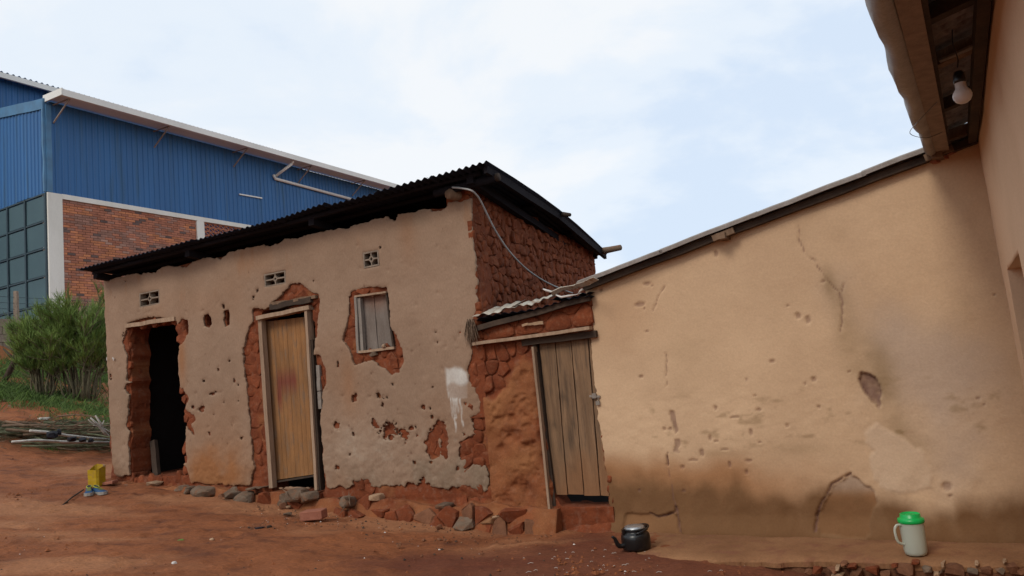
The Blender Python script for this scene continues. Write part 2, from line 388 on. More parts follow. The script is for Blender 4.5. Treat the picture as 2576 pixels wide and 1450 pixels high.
def lump(name, fr, poly, d0, h, mats, parent, gap=.94, tilt=.3, label=None, kind=None, mb=None, ang=False):
    cx = sum(p[0] for p in poly) / len(poly); cy = sum(p[1] for p in poly) / len(poly)
    q = []
    for i in range(len(poly)):                       # one corner cutting pass
        a = poly[i]; b = poly[(i + 1) % len(poly)]
        if math.hypot(a[0] - b[0], a[1] - b[1]) < .012 or ang and random.random() < .6: q.append(a); continue
        q.append((a[0] * .78 + b[0] * .22, a[1] * .78 + b[1] * .22)); q.append((a[0] * .22 + b[0] * .78, a[1] * .22 + b[1] * .78))
    if len(q) > 11: q = q[::2] if len(q) > 16 else q
    n = len(q); tu, tv = random.uniform(-tilt, tilt), random.uniform(-tilt, tilt)
    own = mb is None; mb = mb or MB(); vs = []
    for sc, dp in ((gap, -.03), (gap * .97, h * .35), (gap * random.uniform(.76, .88), h * .92)):
        for (a, b) in q:
            s = sc * (1 + random.uniform(-.05, .03)); x = cx + (a - cx) * s; y = cy + (b - cy) * s
            dd = dp + (0 if dp < 0 else ((x - cx) * tu + (y - cy) * tv) + random.uniform(-.08, .08) * h)
            vs.append(fr.pt(x, y, d0 + dd))
    vs.append(fr.pt(cx, cy, d0 + h * random.uniform(.95, 1.1)))
    fs = []
    for r_ in (0, 1):
        for i in range(n):
            j = (i + 1) % n; fs.append((r_ * n + i, r_ * n + j, (r_ + 1) * n + j, (r_ + 1) * n + i))
    for i in range(n): fs.append((2 * n + i, 2 * n + (i + 1) % n, 3 * n))
    crossz = (Vector((*fr.u, 0)).cross(Vector((0, 0, 1)))).dot(Vector((*fr.n, 0)))
    if crossz < 0: fs = [f[::-1] for f in fs]
    mb.add(vs, fs, 0, not ang)
    if own: return mb.build(name, mats, parent, kind, label)
def rock(name, c, size, m, parent=None, n=16, rot=None, flat=.0, seed=None, soft=False, box=.7):
    rr = random.Random(seed if seed is not None else random.random())
    bm = bmesh.new()
    for _ in range(n):
        v = Vector([rr.gauss(0, 1) for _ in range(3)]).normalized()
        v = Vector([math.copysign(abs(k) ** box, k) for k in v])
        bm.verts.new((v.x * size[0] / 2, v.y * size[1] / 2, v.z * size[2] / 2))
    r = bmesh.ops.convex_hull(bm, input=bm.verts)
    bmesh.ops.delete(bm, geom=[g for g in r['geom_interior'] if isinstance(g, bmesh.types.BMVert)] , context='VERTS')
    if soft: bmesh.ops.bevel(bm, geom=bm.edges[:], offset=min(size) * .07, segments=1, affect='EDGES')
    a = rot if rot is not None else 0
    bmesh.ops.rotate(bm, verts=bm.verts, matrix=Matrix.Rotation(a, 3, 'Z'))
    me = bpy.data.meshes.new(name); bm.to_mesh(me); bm.free(); me.materials.append(m)
    return place(me, name, parent, c)
def clip_rect(poly, u0, u1, v0, v1):
    for (mx_, my_, nx_, ny_) in ((u0, 0, -1, 0), (u1, 0, 1, 0), (0, v0, 0, -1), (0, v1, 0, 1)):
        poly = clip_poly(poly, mx_, my_, nx_, ny_)
        if len(poly) < 3: return None
    us = [p[0] for p in poly]; vs = [p[1] for p in poly]
    return poly if max(us) - min(us) > .035 and max(vs) - min(vs) > .03 else None
def c2(l): return [(189.4 + x * .4572, 663 + y * .4572) for x, y in l]
def c3(l): return [(757.7 + x * .5226, 568.3 + y * .5226) for x, y in l]
def c5(l): return [(1104.9 + x * .4792, 694.5 + y * .4792) for x, y in l]
def c6(l): return [(1452.2 + x * .6078, 568.3 + y * .6078) for x, y in l]
def c7(l): return [(2083.6 + x * .3047, y * .3047) for x, y in l]
def onf(fr, l, d=0): return [fr.hit(x, y, d) for x, y in l]
# ------------------------------------------------------------------ ground
def axis(lo, hi, f0, f1, fine):
    a = list(np.arange(f0, f1 + 1e-6, fine)); s = fine; x = f1
    while x < hi: s *= 1.25; x += s; a.append(x)
    s = fine; x = f0; b = []
    while x > lo: s *= 1.25; x -= s; b.append(x)
    return np.array(b[::-1] + a)
gx = axis(-300, 300, -9.5, 4.5, .03); gy = axis(-200, 500, 3.2, 14.5, .03)
X, Y = np.meshgrid(gx, gy, indexing='ij')
Z = gz(X, Y)
fade = smooth(Y, 60, 20) if False else np.clip((40 - np.abs(Y)) / 20, 0, 1)
Z = Z + fade * (fbm(X * .9, Y * .9, 3, 3) * .04 + fbm(X * 4, Y * 4, 9, 4) * .022 + np.maximum(fbm(X * 11, Y * 13, 21, 3) - .10, 0) * .035)
for _ in range(150):                                  # old footprints
    fx, fy, fa = rng.uniform(-7, 3), rng.uniform(3.5, 10), rng.uniform(0, 3.14); m_ = (np.abs(X - fx) < .3) & (np.abs(Y - fy) < .3)
    aa, bb = (X[m_] - fx) * math.cos(fa) + (Y[m_] - fy) * math.sin(fa), -(X[m_] - fx) * math.sin(fa) + (Y[m_] - fy) * math.cos(fa); q_ = np.hypot(aa / .13, bb / .05)
    Z[m_] += -.010 * smooth(q_, 1.1, .7) + .006 * np.exp(-((q_ - 1.25) / .2) ** 2)
bank = smooth(-((X + 5.285) * SG[0] + (Y - 9.595) * SG[1]), 2, 4)
Z += bank * (fbm(X * 2, Y * 2, 33, 4) * .12)
# trampled mound that buries the foot of the mud wall and leans against it
du = (X - FM.O[0]) * FM.u[0] + (Y - FM.O[1]) * FM.u[1]; dn = (X - FM.O[0]) * FM.n[0] + (Y - FM.O[1]) * FM.n[1]
nx, ny = X.shape; idx = np.arange(nx * ny).reshape(nx, ny)
AF = np.stack([idx[:-1, :-1].ravel(), idx[1:, :-1].ravel(), idx[1:, 1:].ravel(), idx[:-1, 1:].ravel()], 1)
me = bpy.data.meshes.new('ground'); me.vertices.add(nx * ny); me.vertices.foreach_set('co', np.stack([X.ravel(), Y.ravel(), Z.ravel()], 1).ravel())
me.loops.add(AF.size); me.loops.foreach_set('vertex_index', AF.ravel().astype(np.int32))
me.polygons.add(len(AF)); me.polygons.foreach_set('loop_start', np.arange(0, AF.size, 4, dtype=np.int32)); me.update(calc_edges=True)
me.polygons.foreach_set('use_smooth', np.ones(len(AF), bool)); me.materials.append(M_EARTH)
wetp = [tuple(ghit(*p)[:2]) for p in ((1050, 1449), (900, 1420), (1150, 1395), (1330, 1372), (1400, 1352), (1480, 1330), (1560, 1330), (1700, 1400), (1900, 1408), (2200, 1412), (2250, 1449))] + [(1.2, 1.5), (-1.2, 1.5)]
W_ = sdf(wetp, X, Y).reshape(X.shape)
wet = smooth(W_ + fbm(X * 2.2, Y * 2.2, 5, 4) * .4, -.25, .3) * .85
dust = smooth(fbm(X * .55, Y * 1.5, 15, 4), -.02, .42) * .85 * (1 - wet)
pal = sum(np.exp(-(((X - a) / sa) ** 2 + ((Y - b) / sb) ** 2)) for a, b, sa, sb in [(*ghit(p, q)[:2], s1, s2) for p, q, s1, s2 in ((120, 1345, .5, .1), (230, 1358, .5, .06), (30, 1330, .3, .05), (1300, 1370, .5, .05))])
dust = np.clip(dust + pal * .8, 0, 1)
gr = smooth(bank + fbm(X * 1.2, Y * 1.2, 50, 3) * .8, 1.0, 1.5) * .7 * smooth(-((X + 5.285) * SG[0] + (Y - 9.595) * SG[1]), 5.2, 6.6)
setattr_col(me, 'mask', np.stack([wet.ravel(), dust.ravel(), gr.ravel()], 1))
ground = place(me, 'ground', None, (0, 0, 0)); tag(ground, kind='structure')

# ------------------------------------------------------------------ mud house
P0 = FM.pt(2.7, .5, -1.8)
H = thing('mud_house', 'low mud-walled house with peeling grey plaster, ragged doorways and a black corrugated iron roof', 'house', P0)
d1_hole = onf(FM, c2([(345, 343), (548, 318), (562, 450), (576, 600), (590, 760), (602, 900), (600, 1050), (606, 1165), (500, 1185), (330, 1195), (300, 1165), (302, 1090), (298, 1000), (303, 930), (290, 890), (300, 830), (302, 720), (290, 690), (306, 650), (292, 600), (300, 510), (290, 430), (300, 350)]))
d1_pl = onf(FM, c2([(290, 322), (385, 303), (440, 292), (500, 305), (550, 303), (560, 345), (590, 305), (620, 318), (625, 380), (600, 430), (572, 455), (566, 560), (578, 680), (600, 695), (622, 745), (606, 800), (655, 845), (660, 868), (640, 885), (655, 940), (612, 900), (603, 985), (615, 1090), (594, 1105), (625, 1160), (645, 1225), (205, 1240), (205, 1150), (230, 1165), (262, 1172), (303, 1165), (300, 1090), (290, 1000), (295, 925), (277, 890), (290, 830), (300, 722), (272, 692), (283, 668), (310, 655), (284, 640), (284, 510), (265, 430), (285, 350)]))
d2_pl = onf(FM, c2([(1085, 218), (1130, 182), (1190, 112), (1240, 105), (1300, 148), (1340, 178), (1345, 260), (1335, 400), (1316, 505), (1350, 515), (1375, 570), (1380, 660), (1360, 700), (1350, 870), (1360, 960), (1370, 1130), (1385, 1240), (958, 1235), (990, 1120), (975, 1060), (980, 1020), (965, 900), (950, 740), (932, 600), (925, 500), (940, 400), (982, 325), (975, 250), (1080, 245)]))
d2_hole = onf(FM, c2([(1010, 262), (1300, 235), (1315, 500), (1345, 870), (1362, 1260), (1075, 1262), (1045, 900), (1015, 500)]))
w_pl = onf(FM, c3([(240, 322), (310, 298), (405, 300), (415, 340), (425, 420), (435, 500), (460, 525), (490, 590), (494, 640), (470, 700), (438, 716), (400, 685), (345, 648), (300, 662), (262, 672), (235, 600), (197, 552), (218, 490), (230, 400), (232, 345)]))
w_hole = onf(FM, c3([(262, 338), (410, 315), (418, 400), (448, 590), (285, 608), (270, 450)]))
expo = [d1_pl, d2_pl, w_pl,
        onf(FM, [(1071, 1085), (1092, 1070), (1103, 1059), (1118, 1065), (1131, 1085), (1137, 1106), (1126, 1133), (1121, 1153), (1113, 1130), (1106, 1100), (1098, 1143), (1084, 1153), (1071, 1138)]),
        onf(FM, c2([(600, 830), (655, 830), (665, 865), (620, 885), (598, 880)])),
        onf(FM, c3([(250, 1225), (320, 1222), (345, 1245), (330, 1262), (255, 1262)])),
        onf(FM, [(975, 530), (1003, 528), (1003, 542), (996, 553), (975, 548)])]
deep = [onf(FM, c2([(712, 285), (735, 275), (752, 300), (756, 335), (740, 357), (712, 345), (706, 310)])),
        onf(FM, c2([(818, 262), (848, 255), (852, 340), (828, 348), (816, 310), (822, 290)])),
        ]
shal = [onf(FM, c2([(590, 308), (618, 312), (625, 345), (622, 392), (592, 405), (586, 350)]))]
pl_out = onf(FM, [(262, 700), (330, 672), (1185, 490), (1187, 568), (1197, 646), (1201, 715), (1198, 777), (1193, 803), (1187, 861), (1186, 892), (1178, 934), (1180, 962), (1192, 975), (1202, 992), (1212, 1012), (1210, 1038), (1189, 1044), (1171, 1041), (1188, 1065), (1192, 1090), (1176, 1098), (1160, 1115), (1148, 1140), (1168, 1160), (1178, 1185), (1198, 1170), (1217, 1177), (1227, 1195), (1225, 1232), (1130, 1224), (1000, 1218), (880, 1222), (830, 1228), (700, 1230), (640, 1222), (520, 1218), (500, 1216), (400, 1212), (330, 1207), (290, 1203), (284, 1150), (280, 1100), (274, 1000), (270, 900), (266, 800)])
chips2 = [(195, 625, 8, 20), (272, 997, 8, 8), (250, 570, 4, 4), (792, 585, 7, 12), (710, 645, 9, 14), (878, 645, 7, 20), (855, 535, 6, 8), (622, 657, 5, 9), (770, 715, 28, 9), (900, 755, 9, 14), (820, 762, 6, 9), (700, 800, 20, 26), (650, 790, 14, 14), (765, 835, 4, 10), (868, 885, 5, 14), (735, 902, 5, 7), (740, 938, 6, 10), (915, 960, 15, 10), (842, 995, 3, 8), (900, 670, 6, 6), (670, 717, 5, 6), (1448, 550, 4, 18), (1340, 460, 5, 5), (1438, 893, 16, 17), (985, 190, 8, 12), (1005, 150, 8, 10), (960, 155, 3, 6), (1315, 100, 7, 9), (795, 210, 6, 10), (820, 240, 9, 20), (278, 98, 5, 5), (615, 268, 4, 6), (355, 268, 4, 4), (268, 395, 5, 20), (1440, 1125, 6, 10), (410, 268, 8, 3), (705, 262, 6, 6)]
chips3 = [(272, 95, 5, 6), (385, 108, 5, 12), (288, 207, 6, 7), (420, 215, 5, 5), (660, 97, 5, 5), (62, 268, 6, 8), (648, 510, 8, 8), (658, 560, 8, 6), (657, 325, 5, 5), (555, 380, 4, 8), (512, 605, 4, 10), (538, 605, 4, 8), (698, 583, 5, 6), (750, 560, 4, 12), (765, 520, 4, 14), (757, 590, 5, 5), (180, 665, 4, 18), (260, 828, 12, 18), (375, 815, 9, 12), (400, 825, 6, 6), (420, 828, 6, 6), (395, 862, 5, 10), (445, 765, 7, 5), (635, 778, 4, 9), (590, 873, 7, 8), (622, 880, 6, 6), (632, 920, 5, 9), (682, 690, 4, 6), (172, 965, 15, 16), (355, 950, 10, 26), (370, 965, 7, 13), (425, 985, 36, 31), (495, 1000, 20, 27), (540, 972, 13, 9), (255, 1000, 6, 12), (790, 860, 8, 6), (782, 1000, 6, 10), (545, 1140, 6, 11), (175, 1165, 8, 9), (237, 1100, 6, 6), (625, 1140, 6, 6), (752, 1170, 5, 9), (585, 1225, 15, 15), (345, 715, 6, 6), (505, 1045, 5, 9), (120, 790, 4, 4), (200, 820, 4, 5), (335, 822, 4, 4), (560, 1010, 7, 5), (1130 - 600, 1130, 5, 7)]
chip = []
for l, f in ((chips2, c2), (chips3, c3)):
    for (x, y, a, b_) in l:
        p = f([(x, y)])[0]; s = .4572 if f is c2 else .5226
        u, z = FM.hit(*p); u2, _ = FM.hit(p[0] + a * s, p[1]); _, z2 = FM.hit(p[0], p[1] - b_ * s)
        sc_ = 1.35 if (u > 3.3 and z < 1.7) else 1.0
        chip.append((u, z, max(u2 - u, .006) * .8 * sc_, max(z2 - z, .006) * .85 * sc_, random.uniform(-.4, .4)))
tiny = []
for _ in range(45):
    tiny.append((random.uniform(.1, 5.2), random.choice([random.uniform(1, 3.2), random.uniform(.5, 1.4)]), random.uniform(.005, .011), random.uniform(.006, .016), 0))
vents = [onf(FM, c2([(355, 158), (470, 152), (473, 228), (357, 238)])), onf(FM, c2([(1040, 62), (1160, 38), (1168, 118), (1048, 124)])), onf(FM, c3([(298, 130), (378, 118), (382, 194), (302, 203)]))]
def vbox(v):
    us = [p[0] for p in v]; zs = [p[1] for p in v]; return min(us) + .01, max(us) - .01, sum(sorted(zs)[:2]) / 2, sum(sorted(zs)[2:]) / 2
VB = [vbox(v) for v in vents]
def rect(a, b_, c, d): return [(a, c), (b_, c), (b_, d), (a, d)]
def chips_f(U, Vv):
    r = np.full(U.shape, 1.0)
    for (u, z, a, b_, k) in chip:
        m_ = (np.abs(U - u) < a * 2 + .03) & (np.abs(Vv - z) < b_ * 2 + .03)
        du_ = U[m_] - u + fbm(U[m_] * 40, Vv[m_] * 40, 17, 2) * a * 1.1; dz_ = Vv[m_] - z + fbm(U[m_] * 40, Vv[m_] * 40, 37, 2) * b_ * 1.1
        r[m_] = np.minimum(r[m_], (np.hypot((du_ + k * dz_) / a, dz_ / b_) - 1) * min(a, b_))
    return r
def pl_field(U, Vv):
    rag = fbm(U * 10, Vv * 10, 4, 4) * .034 + fbm(U * 33, Vv * 33, 8, 3) * .014
    F = sdf(pl_out, U, Vv)
    F = np.minimum(F, 3.36 - Vv - np.maximum(fbm(U * 3.5, U * 0 + 3, 44, 4) * .12 - .012, -.02) - .035)
    for h in expo: F = np.minimum(F, -sdf(h, U, Vv))
    F = F + rag * (.8 + 1.0 * smooth(Vv, 1.5, 1.1) * smooth(U, 3.4, 4.2))
    for h in deep + shal: F = np.minimum(F, -sdf(h, U, Vv) + rag * .35)
    for v in VB: F = np.minimum(F, -sdf(rect(*v), U, Vv) + rag * .15)
    F = np.minimum(F, chips_f(U, Vv) + rag * .07)
    F = np.minimum(F, np.where((Vv < 1.3) & (U > 3.5), .56 - fbm(U * 9, Vv * 9, 61, 3), 1) * .05 + .004)
    return F
def pl_depth(U, Vv, F):
    e_ = -.012 * np.exp(-F / .012)
    return .014 + e_ * .7 + fbm(U * 2.3, Vv * 2.3, 11, 3) * .018 + fbm(U * 18, Vv * 18, 12, 3) * .0035 * (1 + 2 * smooth(Vv, 1.4, .7))
def blob(U, Vv, px, py, sx, sy, fr=FM):
    u, z = fr.hit(px, py); return np.exp(-(((U - u) / sx) ** 2 + ((Vv - z) / sy) ** 2))
def pl_mask(U, Vv):
    n = fbm(U * 3, Vv * 3, 20, 4); n2 = fbm(U * 9, Vv * 2.2, 24, 4)
    base = .77 - .1 * U
    R = blob(U, Vv, 555, 1175, .46, .27) * 1.4 * (1 + n) + blob(U, Vv, 458, 900, .07, .33) * .75 + smooth(base + .4 - Vv + n * .35, 0, .5) * .3
    R = R + smooth(n2, .2, .6) * .3 * smooth(Vv, 2.4, 3.3) + blob(U, Vv, 880, 970, .09, .35) * .3 + smooth(fbm(U * 1.1, Vv * 1.4, 70, 3), .1, .6) * .18 + np.exp(-((U - 4.72) / .10) ** 2) * smooth(Vv, 2.6, 3.2) * .3
    G = smooth(U, 3.4, 4.2) * smooth(base + .75 + n * .5 - Vv, 0, .5) * (.2 + .5 * smooth(n, -.1, .4)) + smooth(fbm(U * .9, Vv * 1.2, 77, 4), .15, .6) * .35
    pat = sdf(onf(FM, c3([(703, 690), (745, 682), (802, 702), (808, 752), (806, 832), (722, 835), (704, 790)])), U, Vv)
    top = sdf(onf(FM, c3([(703, 690), (745, 682), (802, 702), (808, 748), (770, 760), (706, 768)])), U, Vv)
    B = smooth(pat + n * .02, -.004, .012) * (.18 + n * .2) + smooth(top + n2 * .06, -.02, .03) * (.45 + n2 * .4)
    dr = 0
    for (x, y0, y1, w_) in ((724, 830, 925, 4), (733, 830, 995, 5), (742, 840, 930, 5), (745, 835, 880, 12), (753, 830, 905, 4), (766, 835, 890, 4), (772, 870, 970, 4), (708, 770, 830, 5)):
        (u, z0), (_, z1) = onf(FM, c3([(x, y0), (x, y1)])); hw = w_ * .5226 / 240 * .6
        dr = np.maximum(dr, smooth(np.abs(U - u - .004 * np.sin(Vv * 40)), hw + .006, hw - .001) * smooth(Vv, z1 - .01, z1 + .02) * smooth(Vv, z0 + .02, z0) * (.55 + .6 * smooth(fbm(U * 3, Vv * 30, 9, 2), -.3, .3)))
    B = np.maximum(B, dr * .6)
    return R, G, B
def pl_tiny(U, Vv):
    r = np.zeros(U.shape)
    for (u, z, a, b_, k) in tiny: r = np.maximum(r, smooth(np.hypot((U - u) / a, (Vv - z) / b_), 1.3, .7))
    return r * .7
def pl_mask2(U, Vv):
    n = fbm(U * 4, Vv * 4, 91, 4)
    return (smooth(fbm(U * 14, Vv * 22, 90, 4), .25, .6) * smooth(Vv, 1.5, .9) * smooth(U, 3.2, 3.8) * .4 + blob(U, Vv, 915, 1110, .5, .25) * .25 * (1 + n * 2), pl_tiny(U, Vv), 0)
wall_sheet('plaster', FM, -.03, 5.5, .3, 3.38, .0115, pl_field, pl_depth, .012, M_PL, H, {'mask': pl_mask, 'mask2': pl_mask2})
# mud body of the front wall
def mud_field(U, Vv):
    F = np.minimum(np.minimum(U + .02 + fbm(Vv * 5, Vv * 0, 2, 3) * .03, 5.47 - U), 3.33 - Vv + fbm(U * 4, U * 0 + 9, 3, 3) * .04)
    n = fbm(U * 9, Vv * 9, 14, 3) * .03
    for h in [d1_hole, d2_hole, w_hole] + deep: F = np.minimum(F, -sdf(h, U, Vv) + n)
    for v in VB: F = np.minimum(F, -sdf(rect(*v), U, Vv) - .004)
    return F
def mud_depth(U, Vv, F):
    sh = sum(smooth(sdf(h, U, Vv), -.01, .04) for h in shal)
    course = np.abs(((Vv + fbm(U * 3, Vv * 3, 30, 2) * .05) / .145) % 1 - .5) * 2
    return -.014 + fbm(U * 6, Vv * 6, 16, 4) * .024 - smooth(course, .78, 1) * .012 - .14 * sh - .02 * np.exp(-F / .03)
wall_sheet('mud_wall', FM, -.06, 5.56, -.1, 3.36, .022, mud_field, mud_depth, .30, M_MUD, H, {'mask': lambda U, Vv: (smooth(fbm(U * 5, Vv * 5, 40, 3), .1, .6) * .5, 0, 0)})
# individual adobe lumps where the plaster has gone
mud_parts = 0
def in_any(polys, u, z): return any(sdf(p, np.array([u]), np.array([z]))[0] > .0 for p in polys)
cl = cells(.2, 5.3, .45, 3.05, .17, .12, .33)
for (x, y, poly) in cl:
    if in_any(expo, x, y) and not in_any([d1_hole, d2_hole, w_hole], x, y):
        hp = [(px_, pz_) for (px_, pz_) in poly]
        hole = [h for h in (d1_hole, d2_hole, w_hole) if any(sdf(h, np.array([q[0]]), np.array([q[1]]))[0] > .02 for q in hp)]
        if hole: hp = [(x + (a - x) * .62, y + (b_ - y) * .9) for a, b_ in hp]
        lump('mud_brick', FM, hp, -.02, random.uniform(.006, .016), M_STN, H, gap=.99, tilt=.2, ang=random.random() < .5)
# left reveals of the two doorways: rounded courses of adobe, one block each
def reveal(fr, hole_left, z0, z1, hh, dep, parent):
    z = z0
    while z < z1:
        h = hh * random.uniform(.7, 1.35); zc = z + h / 2
        u = hole_left(zc); vs = []; fs = []
        nseg = 6; rings = 7
        for i in range(rings):
            d = .004 - dep * i / (rings - 1)
            for k in range(nseg + 1):
                t = math.pi * k / nseg
                bul = (.030 + .014 * math.sin(i * 1.7 + zc * 9)) * math.sin(t) ** .55
                vs.append(fr.pt(u - .045 + bul + random.uniform(-.006, .006), zc - math.cos(t) * h * .5, d * (1 if i else 1) - (0.02 * abs(math.cos(t)) if i == 0 else 0)))
        for i in range(rings - 1):
            for k in range(nseg): a = i * (nseg + 1) + k; fs.append((a, a + 1, a + nseg + 2, a + nseg + 1))
        fs.append(tuple(range(nseg + 1))[::-1])
        mb = MB(); mb.add(vs, fs, 0, True); mb.build('mud_brick', M_STN, parent); z += h
d1L = lambda z: np.interp(z, [p[1] for p in sorted(d1_hole[9:], key=lambda q: q[1])], [p[0] for p in sorted(d1_hole[9:], key=lambda q: q[1])])
reveal(FM, lambda z: float(d1L(z)) + .0, .72, 2.66, .2, .24, H)
# lintels
a_, b_ = onf(FM, c2([(283, 345), (548, 306)]))
mb = MB(); mb.beam(FM.pt(*a_, .012), FM.pt(b_[0] + .02, b_[1], .012), .035, .05, (*FM.n, 0), seg=6, jit=.006); mb.build('lintel', M_WOODP, H)
mb = MB(); mb.beam(FM.pt(a_[0], a_[1] + .01, -.12), FM.pt(b_[0] + .08, b_[1] + .01, -.12), .16, .06, (*FM.n, 0), seg=6, jit=.006); mb.build('lintel', M_WOODD, H)
a_, b_ = onf(FM, c2([(1085, 226), (1335, 184)]))
mb = MB(); mb.beam(FM.pt(*a_, .02), FM.pt(*b_, .02), .05, .035, (*FM.n, 0), seg=7, jit=.01); mb.build('lintel', M_WOOD, H)
a_, b_ = onf(FM, c2([(1085, 242), (1310, 200)]))
mb = MB(); mb.beam(FM.pt(*a_, .0), FM.pt(*b_, .0), .1, .06, (*FM.n, 0), seg=5, jit=.008); mb.build('lintel', M_WOODD, H)
# vent blocks
def vent(v, broken=False):
    u0, u1, z0, z1 = v; mb = MB(); R = Matrix(((FM.u[0], FM.n[0], 0), (FM.u[1], FM.n[1], 0), (0, 0, 1)))
    U_, Z_ = (u0 + u1) / 2, (z0 + z1) / 2; hw, hh = (u1 - u0) / 2, (z1 - z0) / 2; t = .016
    for s in (-1, 1):
        mb.box(FM.pt(U_, Z_ + s * (hh - t / 2), -.03), (hw, .045, t / 2), R, jit=.002)
        mb.box(FM.pt(U_ + s * (hw - t / 2), Z_, -.03), (t / 2, .045, hh - t), R, jit=.002)
    dm = hh * .42
    c = [(U_ + dm * .8, Z_), (U_, Z_ + dm), (U_ - dm * .8, Z_), (U_, Z_ - dm)]
    for i in range(4):
        if broken and i == 2: continue
        p, q = c[i], c[(i + 1) % 4]; mb.beam(FM.pt(*p, -.03), FM.pt(*q, -.03), .08, .015, (*FM.n, 0))
    mb.beam(FM.pt(U_, Z_ + dm, -.03), FM.pt(U_, Z_ + hh - t, -.03), .08, .014, (*FM.n, 0)); mb.beam(FM.pt(U_, Z_ - dm, -.03), FM.pt(U_, Z_ - hh + t, -.03), .08, .014, (*FM.n, 0))
    mb.beam(FM.pt(U_ + dm * .8, Z_, -.03), FM.pt(U_ + hw - t, Z_, -.03), .08, .016, (*FM.n, 0))
    if not broken: mb.beam(FM.pt(U_ - dm * .8, Z_, -.03), FM.pt(U_ - hw + t, Z_, -.03), .08, .016, (*FM.n, 0))
    mb.build('vent_block', M_CEM, H)
for i, v in enumerate(VB): vent(v, False)
# small painted characters by the left corner
for (x, y, st) in ((187, 525, [((0, 9), (0, -9))]), (222, 525, [((-1, 9), (-5, 0)), ((-5, 0), (6, 0)), ((2, 6), (2, -9))])):
    mb = MB()
    for (a, b2) in st:
        p, q = onf(FM, c2([(x + a[0], y - a[1]), (x + b2[0], y - b2[1])])); mb.beam(FM.pt(*p, .034), FM.pt(*q, .034), .004, .010, (*FM.n, 0))
    mb.build('painted_mark', M_WHT, H)
# interior walls, floor, back
def slab(name, fr, u0, u1, z0, z1, d0, d1, m, parent, kind=None):
    mb = MB(); R = Matrix(((fr.u[0], fr.n[0], 0), (fr.u[1], fr.n[1], 0), (0, 0, 1)))
    mb.box(fr.pt((u0 + u1) / 2, (z0 + z1) / 2, (d0 + d1) / 2), ((u1 - u0) / 2, abs(d1 - d0) / 2, (z1 - z0) / 2), R); return mb.build(name, m, parent, kind)
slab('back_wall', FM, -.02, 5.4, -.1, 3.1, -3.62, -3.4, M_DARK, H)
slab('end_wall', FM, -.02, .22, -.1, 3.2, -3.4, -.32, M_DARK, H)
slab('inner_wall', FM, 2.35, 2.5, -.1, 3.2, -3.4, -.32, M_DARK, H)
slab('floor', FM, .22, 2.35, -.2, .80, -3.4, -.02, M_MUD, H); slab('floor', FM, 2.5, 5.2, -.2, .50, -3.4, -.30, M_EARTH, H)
# prop stick inside the first doorway
mb = MB(); p = FM.hit(*c2([(400, 980)])[0], -.2); q = FM.hit(*c2([(450, 1170)])[0], -.2)
mb.beam(FM.pt(*q, -.2), FM.pt(*p, -.28), .085, .05, (*FM.u, 0), seg=3, jit=.006); o = mb.build('leaning_board', M_WOODD); tag(o, 'rough brown board leaning inside the dark open doorway', 'board')
# ---- front door two
def quad_pt(cs, s, t): return [(cs[0][i] * (1 - s) + cs[1][i] * s) * (1 - t) + (cs[3][i] * (1 - s) + cs[2][i] * s) * t for i in (0, 1)]
def planks(name, fr, d, tl, tr, br, bl, cuts_t, cuts_b, thick, gap, m, parent, nseg=8, attr=None, rag=0, dj=.003):
    for i in range(len(cuts_t) - 1):
        dz = random.uniform(-dj, dj)
        def L_(c, tt): return [tl[k] + (tr[k] - tl[k]) * c for k in (0, 1)] if tt == 0 else [bl[k] + (br[k] - bl[k]) * c for k in (0, 1)]
        a, b_ = L_(cuts_t[i], 0), L_(cuts_t[i + 1], 0); c, e_ = L_(cuts_b[i + 1], 1), L_(cuts_b[i], 1)
        r1, r2 = random.uniform(0, rag), random.uniform(0, rag)
        vs = []; g = gap / 2; nx_ = 4
        for dep in (0, 1):
            for j in range(nseg + 1):
                t = j / nseg
                x0 = a[0] * (1 - t) + e_[0] * t + g + random.uniform(-1, 1) * g * .4; x1 = b_[0] * (1 - t) + c[0] * t - g + random.uniform(-1, 1) * g * .4
                z0 = a[1] * (1 - t) + e_[1] * t; z1 = b_[1] * (1 - t) + c[1] * t
                if j == nseg: z0 += r1; z1 += r2
                for k in range(nx_ + 1):
                    f = k / nx_; edge = .003 if k in (0, nx_) and dep == 0 else 0
                    vs.append((x0 + (x1 - x0) * f, z0 + (z1 - z0) * f, d + dz - dep * thick - edge))
        fs = []; row = nx_ + 1; top = (nseg + 1) * row
        for j in range(nseg):
            for k in range(nx_):
                q = j * row + k; fs.append((q, q + row, q + row + 1, q + 1)); q += top; fs.append((q, q + 1, q + row + 1, q + row))
            fs.append((j * row, top + j * row, top + (j + 1) * row, (j + 1) * row)); q = j * row + nx_; fs.append((q, q + row, top + q + row, top + q))
        for k in range(nx_):
            fs.append((k, k + 1, top + k + 1, top + k)); q = nseg * row + k; fs.append((q, top + q, top + q + 1, q + 1))
        mb = MB(); mb.add([fr.pt(v[0], v[1], v[2]) for v in vs], fs)
        me, cc = mb.mesh(name, m); o = place(me, name, parent, cc)
        if attr: setattr_col(me, 'mask', np.clip(np.stack(attr(np.array([v[0] for v in vs]), np.array([v[1] for v in vs])), 1), 0, 1))
dd_ = -.09
leaf = onf(FM, c2([(1040, 322), (1284, 292), (1332, 1158), (1100, 1192)]), dd_)
